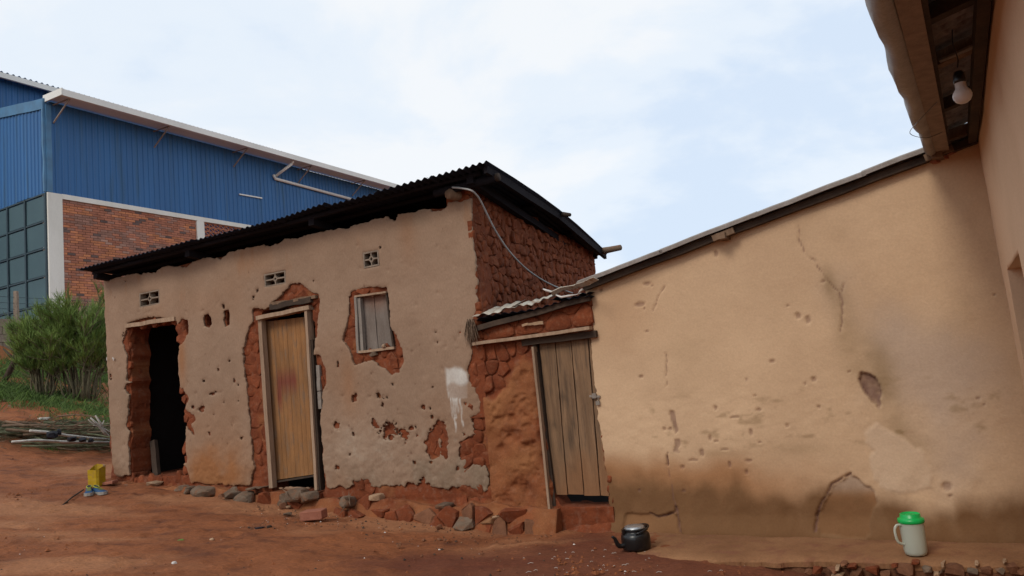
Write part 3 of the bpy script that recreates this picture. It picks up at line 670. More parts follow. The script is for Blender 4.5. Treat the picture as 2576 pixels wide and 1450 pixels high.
def red_paint(U, Vv):
    a = 0
    for (x, y, sx, sy, k) in ((1140, 656, .07, .040, 1.6), (1190, 660, .08, .040, 1.9), (1240, 664, .06, .030, 1.3), (1122, 765, .05, .055, 1.5), (1178, 765, .07, .06, .9), (1180, 850, .05, .08, .3), (1110, 880, .04, .18, .3)):
        u, z = FM.hit(*c2([(x, y)])[0], dd_); a = a + k * np.exp(-(((U - u) / sx) ** 2 + ((Vv - z) / sy) ** 2) ** 1.5)
    g = .5 * np.exp(-((Vv - FM.hit(*c2([(1170, 760)])[0], dd_)[1]) / .3) ** 2) * (fbm(U * 6, Vv * 6, 3, 3) + .5) + .5 * smooth(Vv, leaf[0][1] - .05, leaf[0][1] + .02)
    return smooth(a + fbm(U * 14, Vv * 20, 7, 3) * .7, .35, .9) * .85, g, U * 0
cuts = [0, .1, .205, .305, .40, .50, .605, .70, .80, .90, 1]
def backing(name, fr, d, cs, ins, m, parent, label):
    """the cross battens on the hidden side carry the boards"""
    mb = MB()
    for t in (.14, .5, .86):
        p = [cs[0][k] * (1 - t) + cs[3][k] * t for k in (0, 1)]; q = [cs[1][k] * (1 - t) + cs[2][k] * t for k in (0, 1)]
        mb.beam(fr.pt(p[0] + ins, p[1], d), fr.pt(q[0] - ins, q[1], d), .025, .09, (*fr.n, 0))
    o = mb.build(name, m, parent); o['label'] = label; return o
DR = backing('door', FM, dd_ - .04, leaf, .02, M_WOOD, H, 'narrow slatted door, orange-brown with a red paint smear, hanging crooked')
planks('slat', FM, dd_, *leaf, cuts, cuts, .022, .0025, M_DOOR, DR, 10, red_paint, dj=.001)
mb = MB(); p, q = onf(FM, c2([(1104, 1202), (1330, 1166)]), dd_); mb.beam(FM.pt(*p, dd_ + .005), FM.pt(*q, dd_ + .005), .03, .02, (*FM.n, 0)); mb.build('bottom_rail', M_WOODD, DR)
def bar(name, fr, pxs, d, w, dep, m, parent, seg=6, jit=.003, label=None):
    """timber whose face is w wide, following measured points"""
    mb = MB(); q = [fr.pt(*fr.hit(x, y, d), d) for x, y in pxs]
    mb.beam(q[0], q[1], dep, w, (*fr.n, 0), seg=seg, jit=jit); o = mb.build(name, m, parent)
    if label: o['label'] = label
    return o
bar('door_post', FM, c2([(1025, 300), (1088, 1234)]), -.02, .052, .07, M_WOODP, H)
bar('door_post', FM, c2([(1283, 255), (1340, 1244)]), -.02, .035, .10, M_WOODP, H)
bar('door_post', FM, c2([(1310, 420), (1356, 1246)]), -.05, .06, .10, M_WOODD, H)
bar('door_head', FM, c2([(1012, 303), (1302, 243)]), -.01, .045, .11, M_WOODP, H)
# dusty threshold inside the frame
mb = MB(); p, q = onf(FM, c2([(1090, 1225), (1345, 1215)]), -.05)
mb.box(FM.pt((p[0] + q[0]) / 2, min(p[1], q[1]) - .20, -.14), ((q[0] - p[0]) / 2 + .06, .17, .11), Matrix(((FM.u[0], FM.n[0], 0), (FM.u[1], FM.n[1], 0), (0, 0, 1))), jit=.01); mb.build('threshold', M_MUD, H)
# old boards showing in the mud right of the door
for (a, b_) in (((1338, 560), (1345, 700)), ((1345, 705), (1352, 800))):
    bar('lath', FM, c2([a, b_]), .0, .045, .03, M_WOODG, H)
# ---- window shutter
wl = onf(FM, c3([(272, 346), (411, 325), (440, 590), (300, 600)]), -.05)
WN = backing('window_shutter', FM, -.085, wl, .02, M_WOOD, H, 'small weathered grey two-board window shutter')
def sh_mask(U, Vv): return smooth(fbm(U * 5, Vv * 3, 66, 3) * .4 + (Vv - wl[0][1] + .22) / .22 * .8, .1, .9) * .85, smooth(fbm(U * 5, Vv * 3, 67, 3), .2, .5) * .2, U * 0
M_SHUT = mat('shutter_boards', (.205, .17, .145), (.145, .115, .095), 3, bump=.3, bscale=30, stretch=(3, 3, .8), island=.05, masks=[('mask', 0, (.21, .09, .05)), ('mask', 1, (.10, .08, .06))])
planks('board', FM, -.055, *wl, [0, .55, 1], [0, .5, 1], .025, .007, M_SHUT, WN, 8, sh_mask)
WF = bar('window_frame', FM, c3([(266, 342), (280, 612)]), -.01, .03, .05, M_WOODG, H); bar('frame_bar', FM, c3([(284, 350), (300, 606)]), -.02, .035, .05, M_WOODG, WF)
bar('frame_bar', FM, c3([(262, 342), (412, 320)]), -.008, .02, .05, M_WOODP, WF); bar('frame_bar', FM, c3([(282, 608), (452, 588)]), -.008, .026, .05, M_WOODP, WF)
bar('frame_bar', FM, c3([(415, 330), (450, 588)]), -.03, .02, .05, M_WOODD, WF)
(p,) = onf(FM, c3([(403, 578)])); rock('knob', FM.pt(*p, .02), (.05, .04, .04), M_WOODP, WN); (p,) = onf(FM, c3([(348, 618)])); rock('grey_stone', FM.pt(*p, .0), (.10, .05, .06), M_GST, H, seed=3)
# ---- roof
def corr(name, A_, B_, C_, D_, m, parent, waves=10, amp=.009, segs=3, bend=None, th=.002, ph=0):
    """corrugated sheet: A-B eave edge, D-C far edge; ridges run from eave to far edge"""
    nu = waves * 6 + 1; A_, B_, C_, D_ = map(Vector, (A_, B_, C_, D_)); Nn = (B_ - A_).cross(D_ - A_).normalized()
    if Nn.z < 0: Nn = -Nn
    vs = []
    for lay in (0, 1):
        for j in range(segs + 1):
            t = j / segs
            for i in range(nu):
                s = i / (nu - 1); p = (A_.lerp(B_, s)).lerp(D_.lerp(C_, s), t)
                z = amp * math.cos(2 * math.pi * (s * waves) + ph) - lay * th
                p = p + Nn * z
                if bend: p = p + bend(s, t)
                vs.append(p)
    fs = []; lay = (segs + 1) * nu
    for j in range(segs):
        for i in range(nu - 1):
            a = j * nu + i; fs.append((a, a + 1, a + nu + 1, a + nu)); fs.append((lay + a, lay + a + nu, lay + a + nu + 1, lay + a + 1))
    for i in range(nu - 1): fs.append((i, lay + i, lay + i + 1, i + 1)); a = segs * nu + i; fs.append((a, a + 1, lay + a + 1, lay + a))
    mb = MB(); mb.add(vs, fs, 0, True); return mb.build(name, m, parent)
def roofpt(s, t):
    FLp = FM.pt(-.03, 3.46, .31); FRp = FM.pt(5.86, 3.565, .30)
    BRp = FG.pt(3.85, 3.2, .12); BLp = FM.pt(-.12, 3.1, -3.9)
    p = FLp.lerp(FRp, s).lerp(BLp.lerp(BRp, s), t); p.z += .09 * math.sin(math.pi * t) + .012 * math.sin(s * 21) - .015 * math.sin(math.pi * s)
    return p
ns = 9
for i in range(ns):
    s0, s1 = i / ns, (i + 1) / ns + .008; l = random.uniform(-.004, .004); dz = Vector((0, 0, .004 * (i % 2) + random.uniform(-.006, .010)))
    f0, f1 = random.uniform(-.012, .006), random.uniform(-.012, .006)
    A_, B_, C_, D_ = roofpt(s0, f0) + dz, roofpt(min(s1, 1), f1) + dz, roofpt(min(s1, 1), 1) + dz, roofpt(s0, 1) + dz
    corr('roof_sheet', A_, B_, C_, D_, M_ROOF, H, waves=9, amp=.0125, segs=6, bend=lambda s, t: Vector((0, 0, .09 * math.sin(math.pi * t))))
# purlins along the front, rafters across, and their ends
for t, zz in ((.035, -.035), (.10, -.05), (.38, -.045), (.70, -.045), (.975, -.045)):
    mb = MB(); p = roofpt(0.01, t) + Vector((0, 0, zz)); q = roofpt(.975, t) + Vector((0, 0, zz))
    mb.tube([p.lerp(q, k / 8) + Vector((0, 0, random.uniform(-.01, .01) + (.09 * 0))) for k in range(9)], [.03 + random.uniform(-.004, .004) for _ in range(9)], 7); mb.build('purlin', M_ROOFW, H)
for s_ in (.02, .3, .62, .955):
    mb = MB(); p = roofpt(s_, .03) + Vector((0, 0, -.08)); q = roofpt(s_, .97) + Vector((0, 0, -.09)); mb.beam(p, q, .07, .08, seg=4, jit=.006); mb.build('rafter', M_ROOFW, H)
# barge board under the verge along the end wall, coloured black for the shadow band
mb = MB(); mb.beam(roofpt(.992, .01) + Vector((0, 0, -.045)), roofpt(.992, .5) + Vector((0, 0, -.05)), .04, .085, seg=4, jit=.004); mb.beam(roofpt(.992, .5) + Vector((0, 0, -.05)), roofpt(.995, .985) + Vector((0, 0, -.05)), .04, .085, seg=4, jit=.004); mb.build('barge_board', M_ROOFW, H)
def pole(name, pts, r, m, parent, label=None):
    mb = MB(); mb.tube(pts, r, 9); o = mb.build(name, m, parent)
    if label: o['label'] = label
    return o
lp = FM.P(1134, 487, .14)
pole('log_end', [FM.pt(FM.hit(1134, 487, .14)[0] - .02, lp.z, .14), FM.pt(FM.hit(1134, 487, .14)[0] + .03, lp.z + .01, -.3)], .055, M_WOOD, H)
lp = FM.P(1240, 449, .1); pole('log_end', [lp + Vector((.06, -.03, 0)), lp + Vector((.03, -.015, 0))], .04, M_WOODD, H); pole('log_end', [lp + Vector((.03, -.015, 0)), lp + Vector((-.6, .28, -.02))], .04, M_ROOFW, H)  # inner length of the log takes the shade-black timber colour
lp = FG.P(1505, 634, .05); lq = FG.P(1561, 623, .42); pole('purlin_end', [lp, lp.lerp(lq, .5), lq], [.055, .045, .04], M_GST, H)
lp = FG.P(1395, 538, .1); lq = FG.P(1434, 541, .35); pole('purlin_end', [lp, lq], [.04, .022], M_WOODD, H)
# ---- end wall of rough mud stones
gtop = lambda u: np.interp(u, [0, 3.6], [3.46, 3.2])
gw = lambda u, z: (gtop(u) + .08 - z)
wall_sheet('end_mud_wall', FG, .0, 3.66, 1.2, 3.6, .03, lambda U, Vv: np.minimum(np.minimum(U + .01, 3.63 - U + fbm(Vv * 6, Vv, 1, 2) * .03), gtop(U) + .05 - Vv), lambda U, Vv, F: -.035 + fbm(U * 7, Vv * 7, 71, 3) * .02, .28, M_MUD, H)
gc = sorted(cells(-.02, 3.62, 1.85, 3.5, .118, .098, .42, keep=lambda x, y: -.05 < x < 3.66 and y < gtop(x) + .03, brick=False), key=lambda c: c[0])
gc = [(x, y, clip_rect(p_, -.012, 3.62, 1.7, 3.55)) for x, y, p_ in gc]; gc = [c for c in gc if c[2]]
far = MB()
for k, (x, y, poly) in enumerate(gc):
    if random.random() < .08: continue
    lump('mud_stone', FG, poly, -.03, random.choice([random.uniform(.008, .018), random.uniform(.012, .032)]), M_STN, H, gap=random.uniform(.94, 1.0), tilt=.25, mb=far if k >= 300 else None, ang=random.random() < .4)
o = far.build('mud_stone', M_STN, H); o['kind'] = 'stuff'
# ---- foundation stones
def plinth_top(u): return np.interp(u, [-.1, 0, 1, 2.5, 3.3, 5, 6], [.80, .80, .72, .575, .50, .40, .34])
def px_at(fr, cx, cy, wpx, hpx, off, dep=.16):
    u, z = fr.hit(cx, cy, off); u2, _ = fr.hit(cx + wpx / 2, cy, off); u1, _ = fr.hit(cx - wpx / 2, cy, off); _, z2 = fr.hit(cx, cy - hpx / 2, off); _, z1 = fr.hit(cx, cy + hpx / 2, off)
    return u, z, (u2 - u1), (z2 - z1)
def stone(name, cx, cy, wpx, hpx, m, off=.08, dep=.2, parent=H, fr=FM, i=0, n=20):
    u, z, w_, h_ = px_at(fr, cx, cy, wpx, hpx, off)
    o = rock(name, fr.pt(u, z, off - dep * .15), (w_ * 1.0, dep, h_ * 1.0), m, parent, n=n, rot=math.atan2(fr.u[1], fr.u[0]), seed=i * 13 + 5, soft=dep > .15, box=.62); return o
SA = [(260, 352, 120, 34, 'g'), (270, 378, 110, 26, 'g'), (530, 335, 120, 60, 't'), (470, 430, 140, 90, 'b'), (610, 405, 150, 70, 'b'), (740, 435, 190, 85, 'b'), (815, 378, 110, 60, 'g'), (895, 412, 90, 115, 'g'), (1040, 420, 210, 150, 'm'), (1215, 460, 210, 150, 'b'), (1340, 450, 85, 70, 'g'), (1320, 525, 95, 60, 'g'), (1470, 485, 195, 150, 'g'), (1600, 570, 75, 80, 'b'), (1680, 470, 195, 160, 'b'), (1850, 505, 150, 150, 'g'), (2000, 450, 190, 150, 'g'), (2110, 480, 190, 140, 'g'), (2250, 490, 160, 150, 'b'), (2400, 505, 170, 160, 'b'), (2520, 520, 120, 140, 'g'), (1560, 378, 90, 30, 'g'), (1650, 370, 60, 20, 'g'), (1470, 372, 80, 34, 'b'), (380, 420, 110, 50, 'b'), (1400, 440, 70, 90, 'b'), (1770, 420, 80, 90, 'b')]
SB = [(60, 440, 120, 130, 'b'), (160, 440, 90, 115, 'g'), (310, 342, 140, 70, 'b'), (300, 285, 110, 55, 'r'), (440, 330, 130, 65, 'b'), (290, 490, 110, 115, 'b'), (420, 392, 140, 60, 't'), (470, 485, 250, 150, 'b'), (610, 345, 170, 85, 'b'), (590, 400, 110, 60, 'r'), (720, 492, 240, 135, 'b'), (762, 362, 160, 120, 'r'), (912, 375, 150, 120, 'r'), (890, 510, 105, 145, 'r'), (1055, 362, 150, 120, 'r'), (1000, 465, 120, 55, 'g'), (1010, 560, 170, 115, 'b'), (1150, 425, 150, 155, 'r'), (1245, 400, 85, 155, 'b'), (1345, 425, 150, 170, 'r'), (1500, 420, 140, 160, 'r'), (1235, 545, 160, 90, 'b'), (1350, 522, 110, 50, 'r'), (1480, 525, 110, 50, 'r'), (1385, 588, 150, 72, 'o'), (1465, 568, 120, 48, 't'), (1580, 550, 90, 70, 'r'), (1680, 595, 170, 125, 'b'), (1795, 560, 70, 60, 'r'), (1640, 530, 80, 50, 'r'), (1860, 450, 110, 80, 'r'), (1120, 500, 60, 60, 'b')]
SM = {'g': M_GST, 'b': M_BST, 'r': M_STN, 't': M_TST, 'm': M_GST, 'o': M_LEDGE}
for i, (x, y, w_, h_, k) in enumerate(SA):
  if k in 'gtm': stone('foundation_stone', 252.6 + x * .2451, 1136.5 + y * .2451, w_ * .2451, h_ * .2451, SM[k], off=.15 if y > 400 else .07, dep=.24, i=i)
for i, (x, y, w_, h_, k) in enumerate(SB):
  if k in 'gto': stone('foundation_stone', 820.8 + x * .2941, 1136.5 + y * .2941, w_ * .2941, h_ * .2941, SM[k], off=.10 if y > 450 else .05, dep=.2, i=i + 50)
for (x, y, poly) in cells(1.35, 5.85, .10, .80, .22, .14, .34):
    poly = clip_rect(poly, 1.2, 5.98, 0, .9)
    if not poly: continue
    zt_ = float(plinth_top(x)); base_ = float(gz(*FM.pt(x, 0, .2)[:2])) - .06
    if base_ < y < zt_ - .03 and random.random() < .85:
        dd = .06 + min(max((zt_ - y) * .5, 0), .3)
        lump('foundation_stone', FM, poly, dd, random.uniform(.015, .045), random.choice([M_BST, M_MUD, M_STN, M_MUD, M_MUD] if x > 3.4 else [M_BST, M_BST, M_GST, M_MUD, M_MUD]), H, gap=1.0, tilt=.5, ang=True)
# earth plinth packed between the stones
def plinth_top(u): return np.interp(u, [-.1, 0, 1, 2.5, 3.3, 5, 6], [.80, .80, .72, .575, .50, .40, .34])
wall_sheet('plinth', FM, -.12, 6.2, -.4, .95, .03, lambda U, Vv: np.minimum(np.minimum(U + .1, 6.1 - U), plinth_top(U) - Vv + fbm(U * 4, U * 0, 6, 3) * .06),
           lambda U, Vv, F: .06 + np.clip((plinth_top(U) - Vv) * .50, 0, .3) + fbm(U * 5, Vv * 5, 55, 4) * .04, .1, M_MUD, H, {'mask': lambda U, Vv: (.35 + fbm(U * 6, Vv * 6, 56, 3) * .6, 0, 0)})
# ---- conduit
pts = [FM.P(1138, 472, .16), FM.P(1160, 474, .18), FM.P(1184, 479, .2)] + [FG.P(x, y, d) for x, y, d in ((1197, 489, .13), (1210, 508, .12), (1228, 545, .11), (1250, 587, .11), (1282, 634, .11), (1322, 675, .11), (1368, 707, .12), (1413, 728, .14), (1440, 738, .15))]
def catmull(p, n=5):
    o = []; p = [p[0]] + p + [p[-1]]
    for i in range(1, len(p) - 2):
        for k in range(n):
            t = k / n; a, b_, c, d = p[i - 1:i + 3]
            o.append(.5 * ((2 * b_) + (c - a) * t + (2 * a - 5 * b_ + 4 * c - d) * t * t + (3 * b_ - a - 3 * c + d) * t ** 3))
    return o + [p[-2]]
mb = MB(); mb.tube(catmull(pts), .0095, 7); tag(mb.build('conduit', M_CABLE), 'pale grey plastic conduit sagging across the red mud end wall from the roof corner', 'cable')

# ------------------------------------------------------------------ connecting bay with the plank door
I_ = thing('lean_to', 'red mud lean-to with a plank door between the grey-plastered and the beige house', 'lean-to', FM.pt(6.0, .2))
dr_hole = onf(FM, c5([(497, 352), (860, 290), (990, 1160), (990, 1215), (640, 1212), (606, 1165), (560, 850), (520, 520)]))
ren = onf(FM, c5([(440, 410), (400, 440), (380, 500), (340, 560), (300, 640), (240, 640), (215, 700), (230, 780), (235, 900), (240, 1000), (250, 1110), (330, 1300), (620, 1300), (560, 1000), (530, 700), (500, 450)]))
def bay_field(U, Vv):
    F = np.minimum(np.minimum(U - 5.42, 6.60 - U), 2.22 - Vv - (6.6 - U) * .13)
    return np.minimum(F, -sdf(dr_hole, U, Vv) + fbm(U * 9, Vv * 9, 5, 3) * .01)
def bay_depth(U, Vv, F):
    r_ = smooth(sdf(ren, U, Vv) + fbm(U * 8, Vv * 8, 9, 3) * .08, -.02, .05)
    pit = np.maximum(fbm(U * 9, Vv * 11, 29, 4) - .12, 0)
    return -.02 + r_ * (.035 + fbm(U * 4, Vv * 4, 25, 4) * .045 - pit * .07) + (1 - r_) * fbm(U * 6, Vv * 6, 26, 3) * .03
wall_sheet('mud_wall', FM, 5.4, 7.0, -.2, 2.3, .012, bay_field, bay_depth, .25, M_MUD, I_, {'mask': lambda U, Vv: (smooth(sdf(ren, U, Vv) + fbm(U * 8, Vv * 8, 9, 3) * .08, -.02, .05) * (.55 + .6 * fbm(U * 4, Vv * 4, 27, 4)) + 0, 0, 0)})
lintel_z = 1.915
for (x, y, poly) in cells(5.22, 6.12, .35, 1.90, .12, .125, .38):
    if sdf(ren, np.array([x]), np.array([y]))[0] < -.03 and sdf(dr_hole, np.array([x]), np.array([y]))[0] < -.07 and sdf(pl_out, np.array([x]), np.array([y]))[0] < .03 and y < 1.88:
        poly = clip_rect(poly, 5, 6.2, .2, 1.9)
        if poly: lump('mud_stone', FM, poly, -.015, random.uniform(.008, .02), M_STN, I_, gap=.99, tilt=.25, ang=random.random() < .5)
for (x, y, poly) in cells(5.36, 6.66, 1.945, 2.24, .30, .145, .12):
    poly = clip_rect(poly, 5.37, 6.62, 1.935, 2.3)
    if poly: poly = clip_poly(poly, 6.6, 2.19, -.134, .991)
    if poly and len(poly) > 2 and max(p_[1] for p_ in poly) - min(p_[1] for p_ in poly) > .04: lump('mud_brick', FM, poly, -.02, random.uniform(.010, .018), M_STN, I_, gap=.985, tilt=.05)
(p, q) = onf(FM, c5([(192, 358), (790, 276)])); mb = MB(); mb.beam(FM.pt(p[0], p[1], .03), FM.pt(q[0] + .03, q[1], .05), .09, .03, (*FM.n, 0), seg=8, jit=.004); mb.build('lintel', M_WOODP, I_)
mb = MB(); mb.beam(FM.pt(p[0] + .5, p[1] - .045, -.06), FM.pt(q[0] + .06, q[1] - .055, -.06), .16, .06, (*FM.n, 0), seg=4, jit=.004); mb.build('lintel', M_WOODD, I_)
mb = MB()
for a, b_ in (((440, 262), (470, 252)), ((468, 254), (505, 250)), ((500, 252), (550, 246))):
    p, q = onf(FM, c5([a, b_])); mb.beam(FM.pt(*p, .02), FM.pt(*q, .02), .012, .022 if a[0] < 490 else .03, (*FM.n, 0), seg=3, jit=.003)
mb.build('paint_dab', M_TST, I_)
# door boards
pd_t = onf(FM, c5([(521, 352), (830, 322)]), -.04); pd_b = onf(FM, c5([(922, 1160), (603, 1156)]), -.04)
ct = [0, .235, .46, .70, .84, 1]; cb = [0, .21, .46, .705, .845, 1]
PDr = backing('door', FM, -.085, [pd_t[0], pd_t[1], pd_b[0], pd_b[1]], .02, M_WOOD, I_, 'tall plank door of rough brown vertical boards with a bolt')
pd_t[1] = (pd_t[1][0] + .12, pd_t[1][1]); pd_b[0] = (pd_b[0][0] + .05, pd_b[0][1])
def pd_mask(U, Vv):
    z0 = pd_b[1][1]
    kn = 0
    for (x, y, sx, sy) in ((645, 640, .03, .05), (685, 850, .022, .10), (660, 560, .02, .13), (695, 1010, .018, .03), (690, 740, .015, .25)) + tuple((a, b2, .009, .009) for a, b2 in ((592, 785), (607, 785), (655, 775), (700, 778), (770, 760), (680, 435), (640, 445), (555, 450), (585, 450), (855, 905), (872, 862), (800, 862))):
        u, z = FM.hit(*c5([(x, y)])[0], -.04); kn = kn + np.exp(-(((U - u) / sx) ** 2 + ((Vv - z) / sy) ** 2))
    return smooth(z0 + .5 - Vv + fbm(U * 9, Vv * 5, 3, 3) * .3, 0, .5) * .8, np.clip(kn * .8 + smooth(Vv, pd_t[0][1] - .14, pd_t[0][1]) * .3 + smooth(fbm(U * 16, Vv * 2.4, 5, 3), .25, .6) * .4, 0, 1), U * 0
planks('plank', FM, -.045, pd_t[0], pd_t[1], pd_b[0], pd_b[1], ct, cb, .028, .011, M_PLNK, PDr, 22, pd_mask, rag=.02)
bar('door_post', FM, c5([(505, 352), (612, 1205)]), -.05, .035, .08, M_WOODD, I_); bar('door_post', FM, c5([(498, 372), (592, 1280)]), .01, .022, .08, M_WOODP, I_)
# bolt and padlock
p, q = onf(FM, c5([(786, 632), (840, 634)]), 0); mb = MB(); mb.beam(FM.pt(*p, -.02), FM.pt(*q, -.02), .012, .018, (*FM.n, 0)); mb.box(FM.pt(p[0] + .045, p[1], -.018), (.018, .012, .022), Matrix(((FM.u[0], FM.n[0], 0), (FM.u[1], FM.n[1], 0), (0, 0, 1)))); mb.build('bolt', M_GUT, PDr)
p, q = onf(FM, c5([(822, 648), (834, 668)]), 0); mb = MB(); mb.tube([FM.pt(p[0], p[1], -.02), FM.pt(p[0] + .01, p[1] + .02, -.02), FM.pt(q[0], p[1] + .015, -.02), FM.pt(q[0], q[1] + .01, -.02)], .004, 5); mb.box(FM.pt((p[0] + q[0]) / 2, q[1], -.02), (.018, .008, .018), Matrix(((FM.u[0], FM.n[0], 0), (FM.u[1], FM.n[1], 0), (0, 0, 1)))); mb.build('padlock', M_WOODG, PDr)
# mud step below the door, back and dark inside
zs = FM.hit(*c5([(760, 1212)])[0], 0)[1] - .055
wall_sheet('step', FM, 6.0, 7.05, -.4, .5, .02, lambda U, Vv: np.minimum(np.minimum(U - 5.85, 6.64 - U), zs - Vv + fbm(U * 6, U * 0, 2, 3) * .05 - smooth(U, 6.1, 5.85) * .15), lambda U, Vv, F: -.10 + np.clip((zs - Vv) * 1.3, 0, .38) * (.8 + fbm(U * 3, Vv * 3, 8, 3)) * smooth(U, 5.85, 6.2) + fbm(U * 6, Vv * 7, 3, 4) * .06, .5, M_MUD, I_)
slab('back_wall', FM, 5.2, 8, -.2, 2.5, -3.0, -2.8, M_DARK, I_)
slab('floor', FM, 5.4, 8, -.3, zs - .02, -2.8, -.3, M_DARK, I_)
# small roof strip with a turned down front edge
def bay_roof(x0, x1, y0, y1, m, n_, amp, drop, dz=0, back=.9):
    a = FM.hit(x0, y0, .09); b_ = FM.hit(x1, y1, .09)
    A_ = FM.pt(a[0], a[1] + dz, .09); B_ = FM.pt(b_[0], b_[1] + dz, .09)
    bk = Vector((*(-FM.n * back), drop)); corr('roof_sheet', A_, B_, B_ + bk, A_ + bk, m, I_, waves=n_, amp=amp, segs=4, bend=lambda s, t: Vector((0, 0, .012 * math.sin(s * 9) * (1 - t))))
bay_roof(1189, 1296, 799, 772, M_ZINC, 4, .009, .09, back=.30)
bay_roof(1286, 1388, 779, 752, M_ZINC, 5, .008, .06, dz=.008, back=.22)
bay_roof(1380, 1484, 756, 738, M_ROOF, 5, .010, .02)
bay_roof(1189, 1484, 806, 745, M_ROOF, 14, .008, -.06)
mb = MB(); mb.beam(FM.pt(5.4, 2.05, .03), FM.pt(6.62, 2.19, .03), .05, .05, (*FM.n, 0), seg=5, jit=.006); mb.build('rafter', M_WOODD, I_)
# crumpled flashing and torn strips
fp = [FM.P(x, y, d) for x, y, d in ((1388, 740, .14), (1415, 728, .10), (1450, 722, .12), (1478, 712, .22), (1500, 700, .3))]
mb = MB()
for i in range(len(fp) - 1): mb.beam(fp[i], fp[i + 1], .06, .006, (*FM.n, .5), jit=-.006)
mb.build('flashing', M_ZINC, I_)
for a in ([(1366, 728), (1374, 731), (1388, 735), (1396, 736)], [(1398, 742), (1412, 748), (1430, 744), (1448, 741), (1462, 738)], [(1455, 741), (1459, 733), (1466, 728)]):
    mb = MB(); mb.tube([FM.P(x, y + random.uniform(-1, 1), .13) for x, y in a], [.006, .011, .011, .004, .004][:len(a)], 5); mb.build('torn_strip', M_WHT, I_)
# frayed fibre tuft at the corner
mb = MB()
for k in range(130):
    x, y = random.uniform(1174, 1194), random.uniform(802, 826); d = random.uniform(.02, .10)
    p = FM.P(x, y, d); e_ = Vector((*(FM.u * random.uniform(-.05, .03)), random.uniform(-.22, -.06))); mid = p + e_ * .5 + Vector((0, 0, .02)); mb.tube([p, mid, p + e_ + Vector((random.uniform(-.02, .02), 0, 0))], [.0035, .004, .001], 3, cap=False)
o = mb.build('fibre_tuft', M_STRAW, H); o['kind'] = 'stuff'
# ------------------------------------------------------------------ beige house
BH = thing('beige_house', 'beige plastered house with a damp-stained foot and a lean-to roof rising to the right', 'house', FB.pt(1.6, .1, -1))
rl = onf(FB, [(1466, 722), (1800, 590), (2330, 393)]); slope_b = (rl[2][1] - rl[0][1]) / (rl[2][0] - rl[0][0])
def rz(u): return rl[0][1] + slope_b * (u - rl[0][0])
B6 = lambda l: onf(FB, c6(l))
patch = B6([(1130, 1030), (1150, 1040), (1180, 1060), (1215, 1080), (1240, 1130), (1235, 1180), (1215, 1240), (1195, 1298), (1110, 1292), (1010, 1275), (1000, 1265), (990, 1200), (1012, 1150), (1040, 1110), (1055, 1070), (1100, 1045)])
peel = B6([(1178, 612), (1205, 610), (1235, 625), (1250, 660), (1255, 690), (1245, 748), (1225, 730), (1205, 700), (1180, 660), (1172, 630)])
fresh = B6([(1190, 860), (1240, 820), (1300, 850), (1350, 880), (1400, 930), (1420, 925), (1440, 980), (1468, 1030), (1470, 1085), (1400, 1100), (1340, 1112), (1260, 1085), (1230, 1040), (1215, 960), (1230, 930), (1190, 900)])
chips_b = [(285, 240, 14, 9), (306, 250, 6, 4), (256, 326, 18, 12), (275, 343, 5, 4), (573, 115, 6, 16), (870, 333, 7, 4), (913, 373, 9, 13), (953, 390, 8, 16), (1018, 230, 8, 7), (286, 436, 8, 5), (262, 625, 8, 7), (700, 637, 4, 5), (977, 637, 9, 10), (735, 705, 4, 4), (805, 562, 9, 9), (750, 763, 10, 7), (650, 792, 18, 6), (718, 855, 6, 14), (515, 940, 7, 15), (610, 928, 20, 4), (710, 973, 16, 5), (630, 988, 5, 14), (435, 1000, 6, 7), (258, 1095, 5, 7), (440, 1097, 10, 4), (1660, 715, 8, 6), (1687, 741, 3, 3), (1530, 1080, 17, 17), (1543, 1118, 7, 6), (1000, 750, 6, 6), (943, 655, 4, 5), (1725, 287, 3, 4), (360, 843, 6, 6), (384, 842, 6, 7), (95, 266, 7, 8), (1125, 606, 5, 4), (570, 755, 5, 10), (868, 828, 5, 5), (550, 880, 5, 10), (700, 1020, 6, 8), (755, 895, 8, 4), (575, 893, 8, 4), (480, 970, 18, 5)]
CB = []
for (x, y, a, b_) in chips_b:
    (p,) = B6([(x, y)]); (q,) = B6([(x + a, y - b_)]); CB.append((p[0], p[1], max(q[0] - p[0], .006), max(q[1] - p[1], .006)))
flak = B6([(385, 765), (400, 770), (418, 850), (405, 862), (395, 830), (380, 780)]); flak2 = B6([(400, 882), (425, 885), (428, 905), (415, 925), (425, 940), (395, 938), (405, 905)])
def cracks(U, Vv, segs, wdt=.004):
    r = np.full(U.shape, 9.0)
    wob = fbm(U * 12, Vv * 12, 88, 3) * .02
    for l in segs:
        for i in range(len(l) - 1):
            (ax, ay), (bx, by) = l[i], l[i + 1]; ex, ey = bx - ax, by - ay
            t = np.clip(((U - ax) * ex + (Vv - ay) * ey) / (ex * ex + ey * ey), 0, 1); r = np.minimum(r, np.hypot(U + wob - ax - ex * t, Vv - ay - ey * t))
    return r
crk = [B6([(915, 0), (920, 60), (945, 110), (985, 150), (1010, 200)]), B6([(1010, 200), (1045, 240), (1080, 275), (1098, 330)]), B6([(1100, 240), (1092, 330), (1096, 400), (1088, 440)]), B6([(360, 250), (330, 300), (315, 350)]), B6([(362, 530), (370, 600), (365, 665)]), B6([(375, 940), (374, 1000), (390, 1060), (400, 1120), (405, 1180)])]
crk2 = [B6([(990, 1262), (990, 1200), (1012, 1150), (1040, 1110), (1055, 1070), (1100, 1045), (1130, 1028)]), B6([(300, 1190), (330, 1205), (370, 1198), (402, 1185), (406, 1165)]), B6([(405, 1165), (420, 1220), (440, 1290)]), B6([(378, 955), (374, 990)])]
bfoot = B6([(205, 1195), (300, 1192), (330, 1207), (402, 1188), (420, 1215), (440, 1290), (440, 1330), (190, 1330)])
